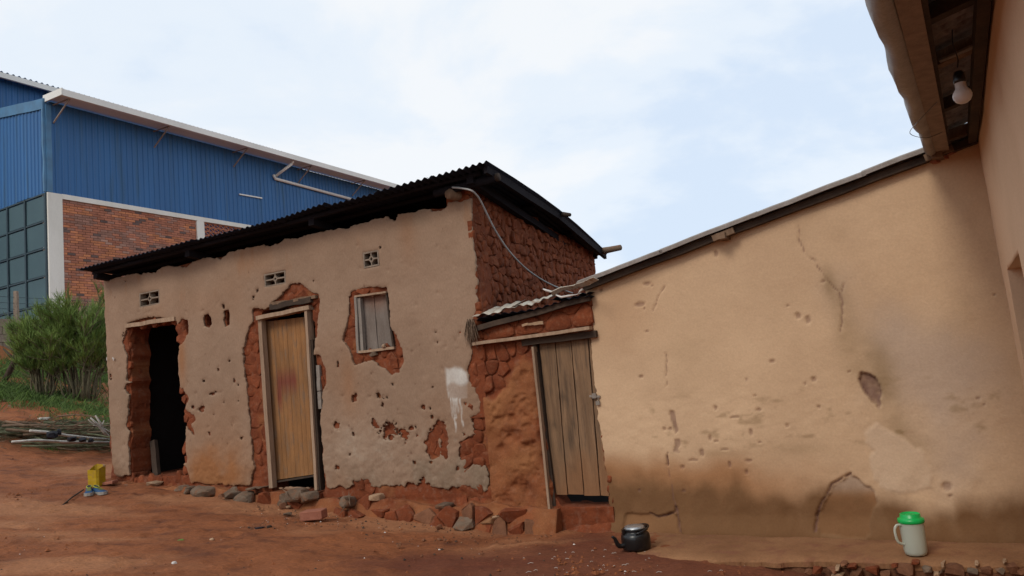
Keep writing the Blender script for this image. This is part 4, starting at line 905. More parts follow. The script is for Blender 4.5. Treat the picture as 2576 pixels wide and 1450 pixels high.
def b_field(U, Vv):
    e_ = fbm(Vv * 9, Vv * 0 + 2, 3, 4) * .03 * smooth(Vv, 2.4, 1.2) + fbm(Vv * 30, Vv * 0, 6, 2) * .008
    return np.minimum(np.minimum(U + .035 + e_, 3.2 - U), rz(U) - Vv)
def b_depth(U, Vv, F):
    d = fbm(U * 1.2, Vv * 1.2, 1, 3) * .02 + fbm(U * 14, Vv * 14, 2, 3) * .0018 + smooth(Vv, .75, .5) * fbm(U * 6, Vv * 5, 31, 4) * .014 + smooth(np.abs(Vv - 1.0), .4, .1) * fbm(U * 11, Vv * 18, 34, 4) * .004
    rg = fbm(U * 12, Vv * 12, 35, 4) * .035
    d = d - .022 * smooth(sdf(patch, U, Vv) + rg, -.008, .006) - .035 * smooth(sdf(peel, U, Vv) + rg, -.006, .01) + .006 * smooth(sdf(fresh, U, Vv) + rg, -.006, .016) + .012 * smooth(sdf(peel, U, Vv), 0, .02) * fbm(U * 20, Vv * 20, 3, 3)
    d = d - .012 * smooth(sdf(flak, U, Vv) + rg * .4, -.005, .006) - .01 * smooth(sdf(flak2, U, Vv) + rg * .4, -.005, .006) - .018 * smooth(sdf(bfoot, U, Vv) + rg, -.008, .006)
    d = d - .010 * smooth(cracks(U, Vv, crk), .010, .002) - .022 * smooth(cracks(U, Vv, crk2), .014, .004)
    for (u, z, a, b_) in CB:
        m_ = (np.abs(U - u) < 3 * a) & (np.abs(Vv - z) < 3 * b_); d = d - np.where(m_, .012 * smooth(np.hypot((U - u) / a, (Vv - z) / b_) + rg * 15, 1.25, .8), 0)
    mt = np.minimum(Vv - .12, .2); return d + smooth(Vv, .28, .1) * .04
def b_mask(U, Vv):
    n = fbm(U * 1.8, Vv * 1.8, 41, 4); n2 = fbm(U * 7, Vv * 3, 42, 4); n3 = fbm(U * 20, Vv * 20, 43, 3)
    top = np.interp(U, [0, .6, 1.2, 1.8, 2.3, 2.8, 3.2], [.54, .53, .51, .50, .48, .50, .55])
    R = smooth(top + .30 - Vv + n * .25, 0, .30) * smooth(U, 2.3, 1.0) * .9
    G = smooth(top + .03 - Vv + n * .26 + n2 * .05, -.04, .20) * (1.0 + n2 * .15)
    R = R + blob(U, Vv, 1560, 780, .35, .35, FB) * .3
    G = G * (1 - .25 * smooth(sdf(bfoot, U, Vv), -.02, .02)); R = np.maximum(R, .95 * smooth(sdf(bfoot, U, Vv), -.02, .02))
    pk = smooth(sdf(patch, U, Vv) + fbm(U * 12, Vv * 12, 35, 4) * .035, -.01, .01); pz = smooth(Vv + n * .1, .40, .50)
    G = G * (1 - pk * .3) + pk * .15; R = np.maximum(R * (1 - pk * pz), pk * (1 - pz) * .95)
    fr_ = smooth(sdf(fresh, U, Vv) + fbm(U * 12, Vv * 12, 35, 4) * .035, -.02, .02); G = G * (1 - fr_); R = R * (1 - fr_)
    return R, G, fr_ * .85
def b_mask2(U, Vv):
    n = fbm(U * 2.4, Vv * 2.4, 46, 4)
    pr = sdf(onf(FB, [(2110, 740), (2160, 790), (2300, 815), (2410, 800), (2470, 880), (2490, 1100), (2500, 1230), (2400, 1230), (2330, 1180), (2260, 1060), (2190, 980), (2150, 900)]), U, Vv)
    pink = smooth(pr + n * .35, -.28, .28) * .8
    pk = smooth(sdf(patch, U, Vv) + fbm(U * 12, Vv * 12, 35, 4) * .035, -.01, .01) * smooth(Vv, .32, .5) * .8
    st = 0
    for (x, y, sx, sy, k) in ((2085, 715, .05, .14, .5), (2125, 800, .07, .2, .8), (2150, 870, .11, .15, 1.0), (2190, 920, .13, .14, 1.1), (2225, 990, .09, .18, .8), (2260, 1070, .08, .14, .6), (2310, 1120, .09, .1, .5), (1720, 900, .3, .3, .10), (1830, 1140, .2, .04, .35), (2000, 1130, .2, .05, .25)):
        st = st + blob(U, Vv, x, y, sx, sy, FB) * k
    st = np.clip(st * (1 + n * 1.4) + smooth(fbm(U * 1.5, Vv * 1.9, 48, 4), .2, .6) * .22 + smooth(fbm(U * 8, Vv * 16, 47, 4), .3, .6) * smooth(np.abs(Vv - 1.0), .35, .1) * .5, 0, 1)
    dk = smooth(sdf(peel, U, Vv) + fbm(U * 12, Vv * 12, 35, 4) * .035, -.01, .006) * (.75 + .5 * fbm(U * 18, Vv * 18, 3, 3)) + smooth(cracks(U, Vv, crk), .007, .001) * .6 + smooth(cracks(U, Vv, crk2), .011, .003) * .8
    dk = dk + smooth(sdf(flak, U, Vv), -.004, .005) * .6 + smooth(sdf(flak2, U, Vv), -.004, .005) * .55
    for (u, z, a, b_) in CB: dk = dk + .5 * smooth(np.hypot((U - u) / a, (Vv - z) / b_), 1.2, .8)
    return np.maximum(pink, pk), st, dk
wall_sheet('gable_wall', FB, -.06, 3.25, .0, 3.0, .0115, b_field, b_depth, .26, M_BG, BH, {'mask': b_mask, 'mask2': b_mask2})
# crumbling brown edge where the render stops at the plank door
for z in np.arange(.35, 1.0, .09): lump('mud_stone', FB, [(-.05, z), (.01, z), (.02, z + .075), (-.05, z + .08)], -.02, .02, M_STN, BH)
# verge: sheet edge, timber under it, purlin stubs
def vp(u, dz, d): return FB.pt(u, rz(u) + dz, d)
for i in range(4):
    u0, u1 = -.05 + i * .82, -.05 + (i + 1) * .82 + .03
    u1 = min(u1, 3.2)
    mb = MB(); n_ = 6; vs = []
    for j in range(n_ + 1):
        u = u0 + (u1 - u0) * j / n_; wv = random.uniform(-.003, .003) + .004 * (i % 2)
        for (dz, d) in ((.030, .13), (.045, .10), (.030, .06), (.045, 0), (.03, -.4), (.02, -1.6), (.0, -1.6), (.012, .0), (.012, .10), (.0, .13)): vs.append(vp(u, dz + wv, d))
    fs = [(a * 10 + k, (a + 1) * 10 + k, (a + 1) * 10 + (k + 1) % 10, a * 10 + (k + 1) % 10) for a in range(n_) for k in range(10)]; fs += [tuple(range(10))[::-1], tuple(n_ * 10 + k for k in range(10))]
    mb.add(vs, fs, 0); mb.build('roof_sheet', M_VERGE, BH)
mb = MB(); mb.beam(vp(-.02, -.028, .045), vp(3.15, -.028, .045), .055, .05, (*FB.n, 0), seg=10, jit=.005); mb.build('verge_timber', M_WOODD, BH)
for (x, y) in ((1826, 590), (2362, 403)):
    u = FB.hit(x, y)[0]; mb = MB(); mb.beam(vp(u, -.045, .15), vp(u, -.04, -.5), .07, .05, seg=1); mb.beam(vp(u - .08, -.035, .10), vp(u + .1, -.03, .10), .03, .05); mb.build('purlin_end', M_WOOD, BH)
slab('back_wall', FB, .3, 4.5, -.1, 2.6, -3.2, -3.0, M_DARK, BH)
# ---- right wall with its window recess
c_, _z = FR.hit(2551, 634)
hole_r = [(.28, .9), (1.05, .9), (1.12, 1.93), (.40, 1.90)]
RH = BH
wall_sheet('side_wall', FR, -.02, 7.5, -.3, 2.98, .03, lambda U, Vv: np.minimum(np.minimum(U + .01, 2.96 - Vv), -sdf([(.40, 1.05), (1.5, 1.05), (1.5, 1.90), (.46, 1.90)], U, Vv)), lambda U, Vv, F: fbm(U * 1.4, Vv * 1.4, 81, 3) * .015, .14, M_RW, BH)
slab('window_recess', FR, .3, 1.6, .95, 2.0, -.2, -.145, M_CEM, BH)
# ---- deep eave over the side wall
ez = 2.83; E0 = Vector(atz(2325, 385, ez)); E1 = Vector(atz(2163, 0, ez)); ed = (E1 - E0).normalized(); E2 = E0 + ed * 7.0; E0b = E0 - ed * .02
wu = Vector((*FR.u, 0)); W0 = FR.pt(-.02, 2.98, 0)
def wallpt(t): return FR.pt(-.02 + t * 7.2, 0, 0)
def edge(t): return E0b.lerp(E2, t)
def across(t, f, z): p = edge(t); q = wallpt(t); v = p.lerp(q, f); return Vector((v.x, v.y, z))
for i in range(9):
    t0, t1 = i / 9, (i + 1) / 9 + .004
    A_, B_ = across(t0, .04, 2.91), across(t1, .04, 2.91); C_, D_ = across(t1, 1.6, 3.08), across(t0, 1.6, 3.08)
    corr('eave_sheet', A_, B_, C_, D_, M_SOFF, BH, waves=10, amp=.011, segs=3)
# folded gutter sheet along the outer edge
vs = []; n_ = 60; pr_ = [(.09, 2.93), (.05, 2.90), (.03, 2.86), (.05, 2.805), (.13, 2.785), (.21, 2.80), (.27, 2.84), (.28, 2.90)]
for j in range(n_ + 1):
    t = j / n_; s = .17 * (t < .06) * 0
    for k, (f, z) in enumerate(pr_):
        wv = .018 * math.sin(t * 55 + k) * (k in (1, 2, 3)) + random.uniform(-.004, .004) + (.03 * math.sin(t * 13 + k * .8))* .5
        vs.append(across(t, f * (1 + .5 * wv) + wv, z + wv * .5))
kk = len(pr_); fs = [(a * kk + k, (a + 1) * kk + k, (a + 1) * kk + k + 1, a * kk + k + 1) for a in range(n_) for k in range(kk - 1)]
mb = MB(); mb.add(vs, fs, 0, True); o = mb.build('gutter', M_GUT, BH, label='dented dark metal gutter sheet with a wavy edge')
md = o.modifiers.new('thick', 'SOLIDIFY'); md.thickness = .004
mb = MB()
for k in range(8): t0, t1 = k / 8, (k + 1) / 8; mb.beam(across(t0, .33, 2.835), across(t1, .33, 2.835), .085, .07, Vector((*FR.n, 0)))
mb.build('eave_beam', M_BEAM, BH)
mb = MB(); mb.beam(across(0, .44, 2.86), across(1, .44, 2.86), .03, .06, Vector((*FR.n, 0))); mb.build('eave_batten', M_WOODD, BH)
for i, t in enumerate((.012, .13, .25, .34, .46, .6, .75)):
    mb = MB(); mb.beam(across(t, .28, 2.885), across(t + .012, 1.2, 2.94), .06, .07, seg=3, jit=.004); mb.build('rafter', M_WOODD if i % 2 else M_WOOD, BH)
mb = MB(); mb.beam(across(.26, .5, 2.875), across(.268, 1.0, 2.90), .035, .012, seg=3, jit=.004); mb.build('batten', M_WOODG, BH)
mb = MB(); mb.beam(FR.pt(-.02, 2.86, .04), FR.pt(7, 2.90, .04), .05, .07, seg=10, jit=.004); mb.build('wall_plate', M_WOODD, BH)
for (x, y) in ((2390, 380), (2372, 392), (2352, 402)):
    p = FB.P(x, y, .03); mb = MB(); mb.box(p, (.03, .025, .022), Matrix.Rotation(.5, 3, 'Z'), jit=.006); mb.build('packing_brick', M_RBR, BH)
# wires along the gutter
mb = MB(); mb.tube(catmull([across(t, f, z) for t, f, z in ((.10, .4, 2.79), (.105, .15, 2.765), (.13, -.05, 2.77), (.17, .12, 2.76), (.2, .4, 2.79))]), .002, 4); mb.build('wire', M_BLK, BH)
# ---- bulb
bp_ = Vector(CAM + ray(2421, 240) * 3.5); BS = 1.18
BU = thing('light_bulb', 'unlit white light bulb hanging from a dark holder under the eave', 'light bulb', bp_ + Vector((0, 0, .1)))
mb = MB(); mb.lathe([(r_ * BS, z_ * BS) for r_, z_ in ((0, -.034), (.014, -.032), (.026, -.024), (.033, -.010), (.0345, .002), (.031, .014), (.023, .026), (.020, .03), (.019, .055), (.018, .06), (0, .061))], 24, bp_); mb.build('bulb', M_BULB, BU)
mb = MB(); mb.lathe([(r_ * BS, z_ * BS) for r_, z_ in ((0, .10), (.014, .098), (.021, .085), (.023, .062), (.0225, .052), (.017, .05))], 18, bp_); mb.build('holder', M_BLK, BU)
mb = MB(); mb.tube(catmull([bp_ + Vector((0, 0, .135)), bp_ + Vector((.01, .0, .18)), bp_ + Vector((-.02, -.03, .24)), bp_ + Vector((-.03, -.06, .30))]), .003, 5); mb.build('flex', M_BLK, BU)

# ------------------------------------------------------------------ ledge under the beige wall
lo = [(FB.hit(x, y)[0], 0) for x, y in ()]
def lpt(px, py): X = atz(px, py, .12); d = (X[:2] - FB.O); return float(d @ FB.u), float(d @ FB.n)
lpoly = [lpt(*p) for p in ((1425, 1362), (1452, 1378), (1520, 1386), (1570, 1394), (1640, 1397), (1760, 1404), (1900, 1406), (2050, 1405), (2250, 1409), (2430, 1413), (2576, 1413))]
lpoly = lpoly + [(3.6, lpoly[-1][1]), (3.6, -.15), (.3, -.15), (-.1, -.05), lpt(1560, 1340), lpt(1500, 1344), lpt(1460, 1352)]
def lf(U, Vv): return sdf(lpoly, U, Vv) + fbm(U * 7, Vv * 7, 7, 4) * .04 + fbm(U * 25, Vv * 25, 7, 2) * .012
sheet('ledge', (FB.O[0], FB.O[1], .12), (*FB.u, 0), (*FB.n, 0), (0, 0, 1), -.6, 3.6, -.2, .9, .0135, lf,
      lambda U, Vv, F: fbm(U * 3, Vv * 3, 60, 4) * .012 + fbm(U * 14, Vv * 14, 61, 3) * .004 - .03 * np.exp(-F / .035) - .02 * smooth(U, .3, -.3), .06, M_LEDGE, None)
tag(bpy.data.objects['ledge'], kind='structure')
LG = bpy.data.objects['ledge']
sheet('ledge_core', (FB.O[0], FB.O[1], .075), (*FB.u, 0), (*FB.n, 0), (0, 0, 1), -.6, 3.6, -.2, .9, .03, lambda U, Vv: lf(U, Vv) - .006 - np.maximum(fbm(U * 9, Vv * 9, 5, 3), 0) * .06, lambda U, Vv, F: 0, .45, M_BST, LG)
SC = [(395, 1215, 70, 44, 't'), (330, 1250, 150, 70, 'b'), (400, 1295, 160, 60, 't'), (560, 1200, 120, 60, 'r'), (620, 1275, 180, 90, 'b'), (800, 1240, 170, 110, 'r'), (960, 1290, 130, 90, 'b'), (1190, 1245, 250, 170, 'b'), (1440, 1230, 130, 90, 'g'), (1550, 1280, 100, 60, 't'), (1628, 1168, 58, 60, 't'), (1610, 1245, 50, 50, 'g'), (1760, 1245, 260, 170, 'b'), (2025, 1165, 60, 44, 't'), (1970, 1250, 160, 100, 'g'), (2140, 1230, 160, 110, 'b'), (2290, 1245, 150, 100, 'g'), (2440, 1220, 170, 120, 'b'), (2350, 1140, 50, 20, 't'), (150, 1240, 130, 80, 'r'), (1060, 1180, 90, 60, 'r'), (470, 1170, 90, 50, 'b'), (1300, 1150, 110, 40, 'r'), (60, 1260, 100, 60, 'b'), (2540, 1260, 120, 100, 'b')]
dl = .54
for i, (x, y, w_, h_, k) in enumerate(SC):
    px_, py_ = 2020.6 + x * .2157, 1168 + y * .2157; off = lpt(px_, 1412)[1] + .02
    stone('foundation_stone', px_, py_, w_ * .2157, h_ * .2157, SM[k], off=float(off), dep=.12, parent=LG, fr=FB, i=i + 100, n=18)
# ------------------------------------------------------------------ warehouse
WH = thing('warehouse', 'large warehouse with blue ribbed cladding above red brick, white gutter and dark steel gate', 'warehouse', FW.pt(5, 4.4, -5))
ZB, ZT = 10.57, 14.25
def ribbed(name, fr, u0, u1, z0, z1a, z1b, m, parent, pitch=.25, d=.02):
    n = max(1, int(round((u1 - u0) / pitch))); prof = []
    for i in range(n):
        a = u0 + (u1 - u0) * i / n; p_ = (u1 - u0) / n
        prof += [(a, 0), (a + p_ * .64, 0), (a + p_ * .74, .034), (a + p_ * .90, .034)]
    prof.append((u1, 0)); vs = []; fs = []
    for (u, dd) in prof:
        zt = z1a + (z1b - z1a) * (u - u0) / (u1 - u0)
        vs += [fr.pt(u, z0, d + dd), fr.pt(u, zt, d + dd)]
    for i in range(len(prof) - 1): fs.append((2 * i, 2 * i + 2, 2 * i + 3, 2 * i + 1))
    k = len(vs); vs += [fr.pt(u0, z0, -.05), fr.pt(u0, z1a, -.05), fr.pt(u1, z0, -.05), fr.pt(u1, z1b, -.05)]
    e_ = 2 * (len(prof) - 1); fs += [(k, 0, 1, k + 1), (e_, k + 2, k + 3, e_ + 1), (k, k + 1, k + 3, k + 2)]
    mb = MB(); mb.add(vs, fs); return mb.build(name, m, parent)
for i in range(26): ribbed('cladding_sheet', FW, .12 + i, 1.12 + i, ZB + random.uniform(-.03, .02), ZT, ZT, M_BLUE, WH, d=.02 + .008 * (i % 2))
for i in range(5): ribbed('cladding_sheet', FL, .12 + i, 1.12 + i, ZB + random.uniform(-.02, .02), 14.1 + i * .15, 14.1 + (i + 1) * .15, M_BLUE, WH, d=.02 + .008 * (i % 2))
mb = MB(); mb.beam(FL.pt(0, 14.13, .08), FL.pt(5.2, 14.13 + .15 * 5.2, .08), .02, .42, (*FL.n, 0), seg=6, jit=.01); mb.beam(FL.pt(.03, ZB, .05), FL.pt(.03, 14.3, .05), .10, .16, (*FL.u, 0), seg=6, jit=.02); mb.beam(FW.pt(.06, ZB, .04), FW.pt(.06, 14.1, .04), .05, .2, (*FW.n, 0), seg=6, jit=.01); mb.build('corner_flashing', M_BLUE2, WH)
slab('core_wall', FW, .0, 26, 4.0, 14.2, -.6, -.06, M_BLUE, WH)
slab('core_wall', FL, .0, 14, 4.0, 10.5, -.6, -.06, M_BLUE, WH)
slab('core_wall', FL, .5, 5.2, 10.4, 14.1, -.6, -.06, M_BLUE, WH)
# concrete frame
slab('concrete_column', FW, -.05, .50, 4.0, 10.54, -.3, .10, M_CONC, WH)
slab('concrete_beam', FW, .50, 26, 10.36, 10.56, -.3, .08, M_CONC, WH)
slab('concrete_column', FW, 6.62, 7.02, 4.0, 10.36, -.3, .075, M_CONC, WH)
slab('concrete_column', FW, 13.2, 13.6, 4.0, 10.36, -.3, .075, M_CONC, WH)
slab('mortar_panel', FW, .50, 6.62, 4.0, 10.36, -.3, -.012, M_MORT, WH)
# bricks
bw, bh, g_ = .29, .082, .018
shared = []
for k in range(5):
    mb = MB(); R = Matrix(((FW.u[0], FW.n[0], 0), (FW.u[1], FW.n[1], 0), (0, 0, 1))); mb.box((0, 0, 0), (bw / 2, .03, bh / 2), R); me, c = mb.mesh('brick', BRC[k], c=(0, 0, 0)); shared.append(me)
rest = MB(); cnt = 0
rows = int((10.34 - 6.1) / (bh + g_))
for j in range(rows):
    z = 10.34 - bh / 2 - j * (bh + g_)
    u = .52 - (.12 if j % 2 else 0); 
    while u < 6.6:
        a, b_ = max(u, .51), min(u + bw, 6.61)
        if b_ - a > .05:
            v = vn(np.array([u * .9]), np.array([z * 3.0]), 5)[0] + random.uniform(-.3, .3)
            k = 3 if random.random() < .035 + .1 * (vn(np.array([u * 2]), np.array([z * 6]), 9)[0] > .3) else (1 if v > .22 else (2 if v < -.22 else (4 if random.random() < .08 else 0)))
            full = abs((b_ - a) - bw) < .001; c = FW.pt((a + b_) / 2, z, -.012 + random.uniform(-.004, .004))
            if full and cnt < 296 and j < 30 and u < 3.6: place(shared[k], 'brick', WH, c); cnt += 1
            else: rest.box(c, ((b_ - a) / 2, .03, bh / 2), R, mi=k)
        u += bw + g_
o = rest.build('brick', BRC, WH); o['kind'] = 'stuff'
# open-work vent bricks
mbv = MB()
for (p, q) in (((-.14, -.09), (.14, -.09)), ((-.14, .09), (.14, .09))): mbv.beam(R @ Vector((p[0], 0, p[1])), R @ Vector((q[0], 0, q[1])), .08, .03, FW.n.tolist() + [0])
mbv.beam(R @ Vector((-.14, 0, -.08)), R @ Vector((-.14, 0, .08)), .08, .03, FW.n.tolist() + [0]); mbv.beam(R @ Vector((-.10, 0, .07)), R @ Vector((.10, 0, -.07)), .08, .035, FW.n.tolist() + [0])
mev, _ = mbv.mesh('vent_brick', BRC[0], c=(0, 0, 0))
for j in range(6):
    for i in range(20): place(mev, 'vent_brick', WH, FW.pt(7.2 + i * .295, 10.24 - j * .205, -.03))
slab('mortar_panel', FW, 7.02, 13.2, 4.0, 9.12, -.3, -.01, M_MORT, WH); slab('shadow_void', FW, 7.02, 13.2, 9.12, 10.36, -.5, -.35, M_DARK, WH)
# gutter, eave, struts
mb = MB()
e0, e1 = FW.hit(174, 240, 1.15), FW.hit(1000, 471, 1.15)
mb.beam(FW.pt(.0, 14.28, 1.12), FW.pt(26, 14.28, 1.12), .14, .26, (*FW.n, 0)); mb.build('gutter', M_FASC, WH)
mb = MB(); mb.beam(FW.pt(-.03, 14.34, -.1), FW.pt(-.03, 14.30, 1.19), .05, .28, (*FW.u, 0)); mb.build('barge_board', M_FASC, WH)
for i in range(13):
    mb = MB(); A_ = FW.pt(i * 2, 14.30, 1.1); B_ = FW.pt(i * 2 + 2, 14.30, 1.1)
    mb.add([A_, B_, FW.pt(i * 2 + 2, 14.36, -.2), FW.pt(i * 2, 14.36, -.2), A_ + Vector((0, 0, .03)), B_ + Vector((0, 0, .03)), FW.pt(i * 2 + 2, 14.39, -.2), FW.pt(i * 2, 14.39, -.2)], [(3, 2, 1, 0), (4, 5, 6, 7), (0, 1, 5, 4), (2, 3, 7, 6), (1, 2, 6, 5), (3, 0, 4, 7)]); mb.build('roof_sheet', M_FASC, WH)
for i, u in enumerate((.25, 4.6, 8.9, 13.2, 17.5, 21.5)):
    mb = MB(); mb.beam(FW.pt(u, 13.40, .05), FW.pt(u + .1, 14.17, 1.05), .045, .045); mb.beam(FW.pt(u - .0, 13.36, .08), FW.pt(u, 13.46, .08), .09, .05); mb.beam(FW.pt(u + .5 * 0, 14.14, .05), FW.pt(u + .1, 14.16, 1.05), .04, .04); mb.build('strut', M_RUST, WH)
# downpipe
def wp(x, y, d): return FW.P(x, y, d)
mb = MB(); mb.tube([wp(737, 404, .95), wp(735, 412, .9)], .075, 8); mb.tube([wp(735, 412, .9), wp(694, 443, .12)], .07, 8); mb.build('downpipe', M_FASC, WH)
q0 = FW.hit(692, 450, .12); q1 = FW.hit(885, 502, .12); mb = MB(); mb.tube([FW.pt(q0[0] - .1, q0[1] + .2, .12), FW.pt(q0[0], q0[1], .12), FW.pt(q1[0] + .3, q1[1] - .0, .12)], .08, 8); mb.build('downpipe', M_FASC, WH)
mb = MB(); mb.beam(wp(602, 489, .08), wp(659, 499, .08), .05, .06, (*FW.n, 0)); mb.build('rail', M_FASC, WH)
# gate of framed steel panels
xs = [0.0, 1.42, 2.72, 4.02]; zr = [10.50, 9.42, 8.36, 7.28, 6.20, 5.1]
for i in range(len(xs) - 1):
    for j in range(len(zr) - 1):
        mb = MB(); u0, u1, z1, z0 = xs[i] + .1, xs[i + 1] - .04, zr[j] - .06, zr[j + 1] + .06
        R2 = Matrix(((FL.u[0], FL.n[0], 0), (FL.u[1], FL.n[1], 0), (0, 0, 1))); mb.box(FL.pt((u0 + u1) / 2, (z0 + z1) / 2, .04), ((u1 - u0) / 2, .02, (z1 - z0) / 2), R2, jit=.008); mb.build('gate_panel', M_GATE, WH)
for x in xs: mb = MB(); mb.beam(FL.pt(x + .03, 4.4, .08), FL.pt(x + .03, 10.52, .08), .09, .07, (*FL.u, 0)); mb.build('gate_bar', M_GATED, WH)
for z in zr: mb = MB(); mb.beam(FL.pt(0, z, .06), FL.pt(4.1, z, .06), .08, .06, (*FL.n, 0)); mb.build('gate_bar', M_GATED, WH)
# taller bay behind
FU_ = Frame(tuple(FL.pt(6.3, 0, 0))[:2], 60.7, 1)
a = FU_.hit(0, 203); b_ = FU_.hit(150, 240); zf = (a[1] + b_[1]) / 2
mb = MB(); mb.beam(FU_.pt(-2, zf, .5), FU_.pt(24, zf, .5), .12, .24, (*FU_.n, 0)); mb.build('gutter', M_FASC, WH)
for i in range(20): ribbed('cladding_sheet', FU_, -2 + i, -1 + i, 12.5, zf + .1, zf + .1, M_BLUE, WH)
slab('core_wall', FU_, -2, 20, 8, zf, -6, -.06, M_BLUE, WH)
for i in range(10): corr('roof_sheet', FU_.pt(-2 + i * 2, zf + .14, .55), FU_.pt(i * 2, zf + .14, .55), FU_.pt(i * 2, zf + .5, -5), FU_.pt(-2 + i * 2, zf + .5, -5), M_BLUE, WH, waves=8, amp=.05)

# ------------------------------------------------------------------ bank, retaining wall, post
sdir = Vector((math.cos(rad(64.8)), math.sin(rad(64.8)), 0)); sn = Vector((SG[0], SG[1], 0))
def spt(s, t, z): p = Vector((-5.285, 9.595, 0)) + sn * s + sdir * t; p.z = z; return p
RT = thing('retaining_wall', 'weathered grey block retaining wall behind the green shrub, below the steel gate', 'wall', spt(-11.2, 5, 3.4))
R3 = Matrix(((sn.x, sdir.x, 0), (sn.y, sdir.y, 0), (0, 0, 1)))
for j in range(6):
    for i in range(30):
        t = -2 + i * .41 + (.2 if j % 2 else 0); mb = MB(); mb.box(spt(-11.2 + random.uniform(-.012, .012), t, 3.3 + j * .205), (.1, .198, .097), R3, jit=.004); mb.build('block', M_CEM, RT)
mb = MB(); mb.box(spt(-11.25, 4, 3.75), (.09, 6.5, .68), R3); mb.build('mortar_core', M_CEM, RT)
pz = spt(-11.2, 0, 0)
def at_s(px, s):
    d = ray(px, 800); k = ((s - ((-0 + 5.285) * SG[0] + (0 - 9.595) * SG[1]))) / (d[0] * SG[0] + d[1] * SG[1]); return CAM + d * k
p = at_s(41, -11.2); FP = thing('fence_post', 'short pale concrete fence post standing on the retaining wall before the gate', 'post', (p[0], p[1], 4.4))
zt = 1.5 + (ray(41, 733)[2] / np.hypot(*ray(41, 733)[:2])) * np.hypot(p[0], p[1])
mb = MB(); mb.beam((p[0], p[1], 4.3), (p[0], p[1], zt), .10, .10, (1, 0, 0), seg=5, jit=.006, taper=.85); mb.build('post', M_CEM, FP)
mb = MB()
for k in range(4): z = 4.55 + k * .16; mb.tube([spt(-11.15, -3, z), Vector((p[0], p[1], z - .01)) , spt(-11.15, 10, z)], .006, 4)
mb.build('fence_wire', M_GATED, FP)

# ------------------------------------------------------------------ shrubs
def shrub(label, base, h, wd, nst, ntw, seed, lean=0):
    r_ = random.Random(seed); root = thing('shrub', label, 'shrub', base, 'green feathery shrubs on the bank')
    st = MB(); cr = MB(); B_ = Vector(base)
    tips = []
    for i in range(nst):
        a = r_.uniform(0, 2 * math.pi); rr = wd * .5 * math.sqrt(r_.random()); th = h * r_.uniform(.55, .98) * (1 - .25 * (rr / (wd * .5)) ** 2)
        b0 = B_ + Vector((math.cos(a) * rr * .35, math.sin(a) * rr * .35, -.05)); top = B_ + Vector((math.cos(a) * rr + lean * th, math.sin(a) * rr, th * .88))
        pts = [b0.lerp(top, k / 5) + Vector((r_.uniform(-1, 1), r_.uniform(-1, 1), 0)) * .05 * (k > 0) for k in range(6)]
        st.tube(pts, [.022 * (1 - k * .14) for k in range(6)], 5); tips.append(pts)
    for i in range(ntw):
        pts = r_.choice(tips); k = 5 * r_.uniform(.22, 1) ** .6; i0 = min(int(k), 4); p = pts[i0].lerp(pts[i0 + 1], k - i0)
        out_ = Vector((p.x - B_.x, p.y - B_.y, 0)); out_ = out_.normalized() if out_.length > .01 else Vector((0, 0, 0))
        L_ = r_.uniform(.15, .42); cdir = (Vector((r_.gauss(0, .5), r_.gauss(0, .5), r_.uniform(.3, 1.1))) + out_ * r_.uniform(.1, .9)).normalized()
        q = p + cdir * L_; st.tube([p, p.lerp(q, .5) + Vector((0, 0, -.02)), q], [.010, .008, .005], 4, cap=False)
        if r_.random() < .12: continue
        for _ in range(r_.randint(16, 34)):
            m0 = p.lerp(q, r_.uniform(.35, 1)); dd = (cdir * .8 + Vector((r_.gauss(0, .42), r_.gauss(0, .42), r_.uniform(.1, .8)))).normalized(); l = r_.uniform(.10, .30)
            m1 = m0 + dd * l * .55; m2 = m1 + (dd + Vector((r_.gauss(0, .2), r_.gauss(0, .2), .15))).normalized() * l * .5
            sd_ = Vector((r_.gauss(0, 1), r_.gauss(0, 1), 0)).normalized() * .0052; cr.add([m0 - sd_, m0 + sd_, m1 - sd_ * .8, m1 + sd_ * .8, m2], [(0, 1, 3, 2), (2, 3, 4)])
            if r_.random() < .6:
                m3 = m1 + (dd + Vector((r_.gauss(0, .6), r_.gauss(0, .6), .1))).normalized() * l * .45; cr.add([m1 - sd_ * .7, m1 + sd_ * .7, m3], [(0, 1, 2)])
    st.build('stem', M_STEM, root); o = cr.build('crown', M_TWIG, root); return root
def bank_pt(px, s):
    p = at_s(px, s); return (p[0], p[1], float(gz(p[0], p[1])))
shrub('tall feathery green shrub at the corner of the mud house', bank_pt(200, -5.7), 2.75, 1.3, 26, 620, 11)
shrub('lower feathery green shrub left of the tall one, before the retaining wall', bank_pt(105, -6.2), 2.1, 1.15, 20, 430, 12, lean=-.05)
# dry bent trunk at the left border
b0 = Vector(bank_pt(5, -8.0)); mb = MB(); mb.tube(catmull([b0, b0 + Vector((.15, 0, .25)), b0 + Vector((.28, 0, .5)), b0 + Vector((.30, .05, .8))]), .06, 7); mb.tube([b0 + Vector((.28, 0, .45)), b0 + Vector((-.05, .1, .75))], [.04, .02], 6)
tag(mb.build('tree_stump', M_WOODD), 'bent dark dry trunk stump at the left edge of the photo', 'stump')
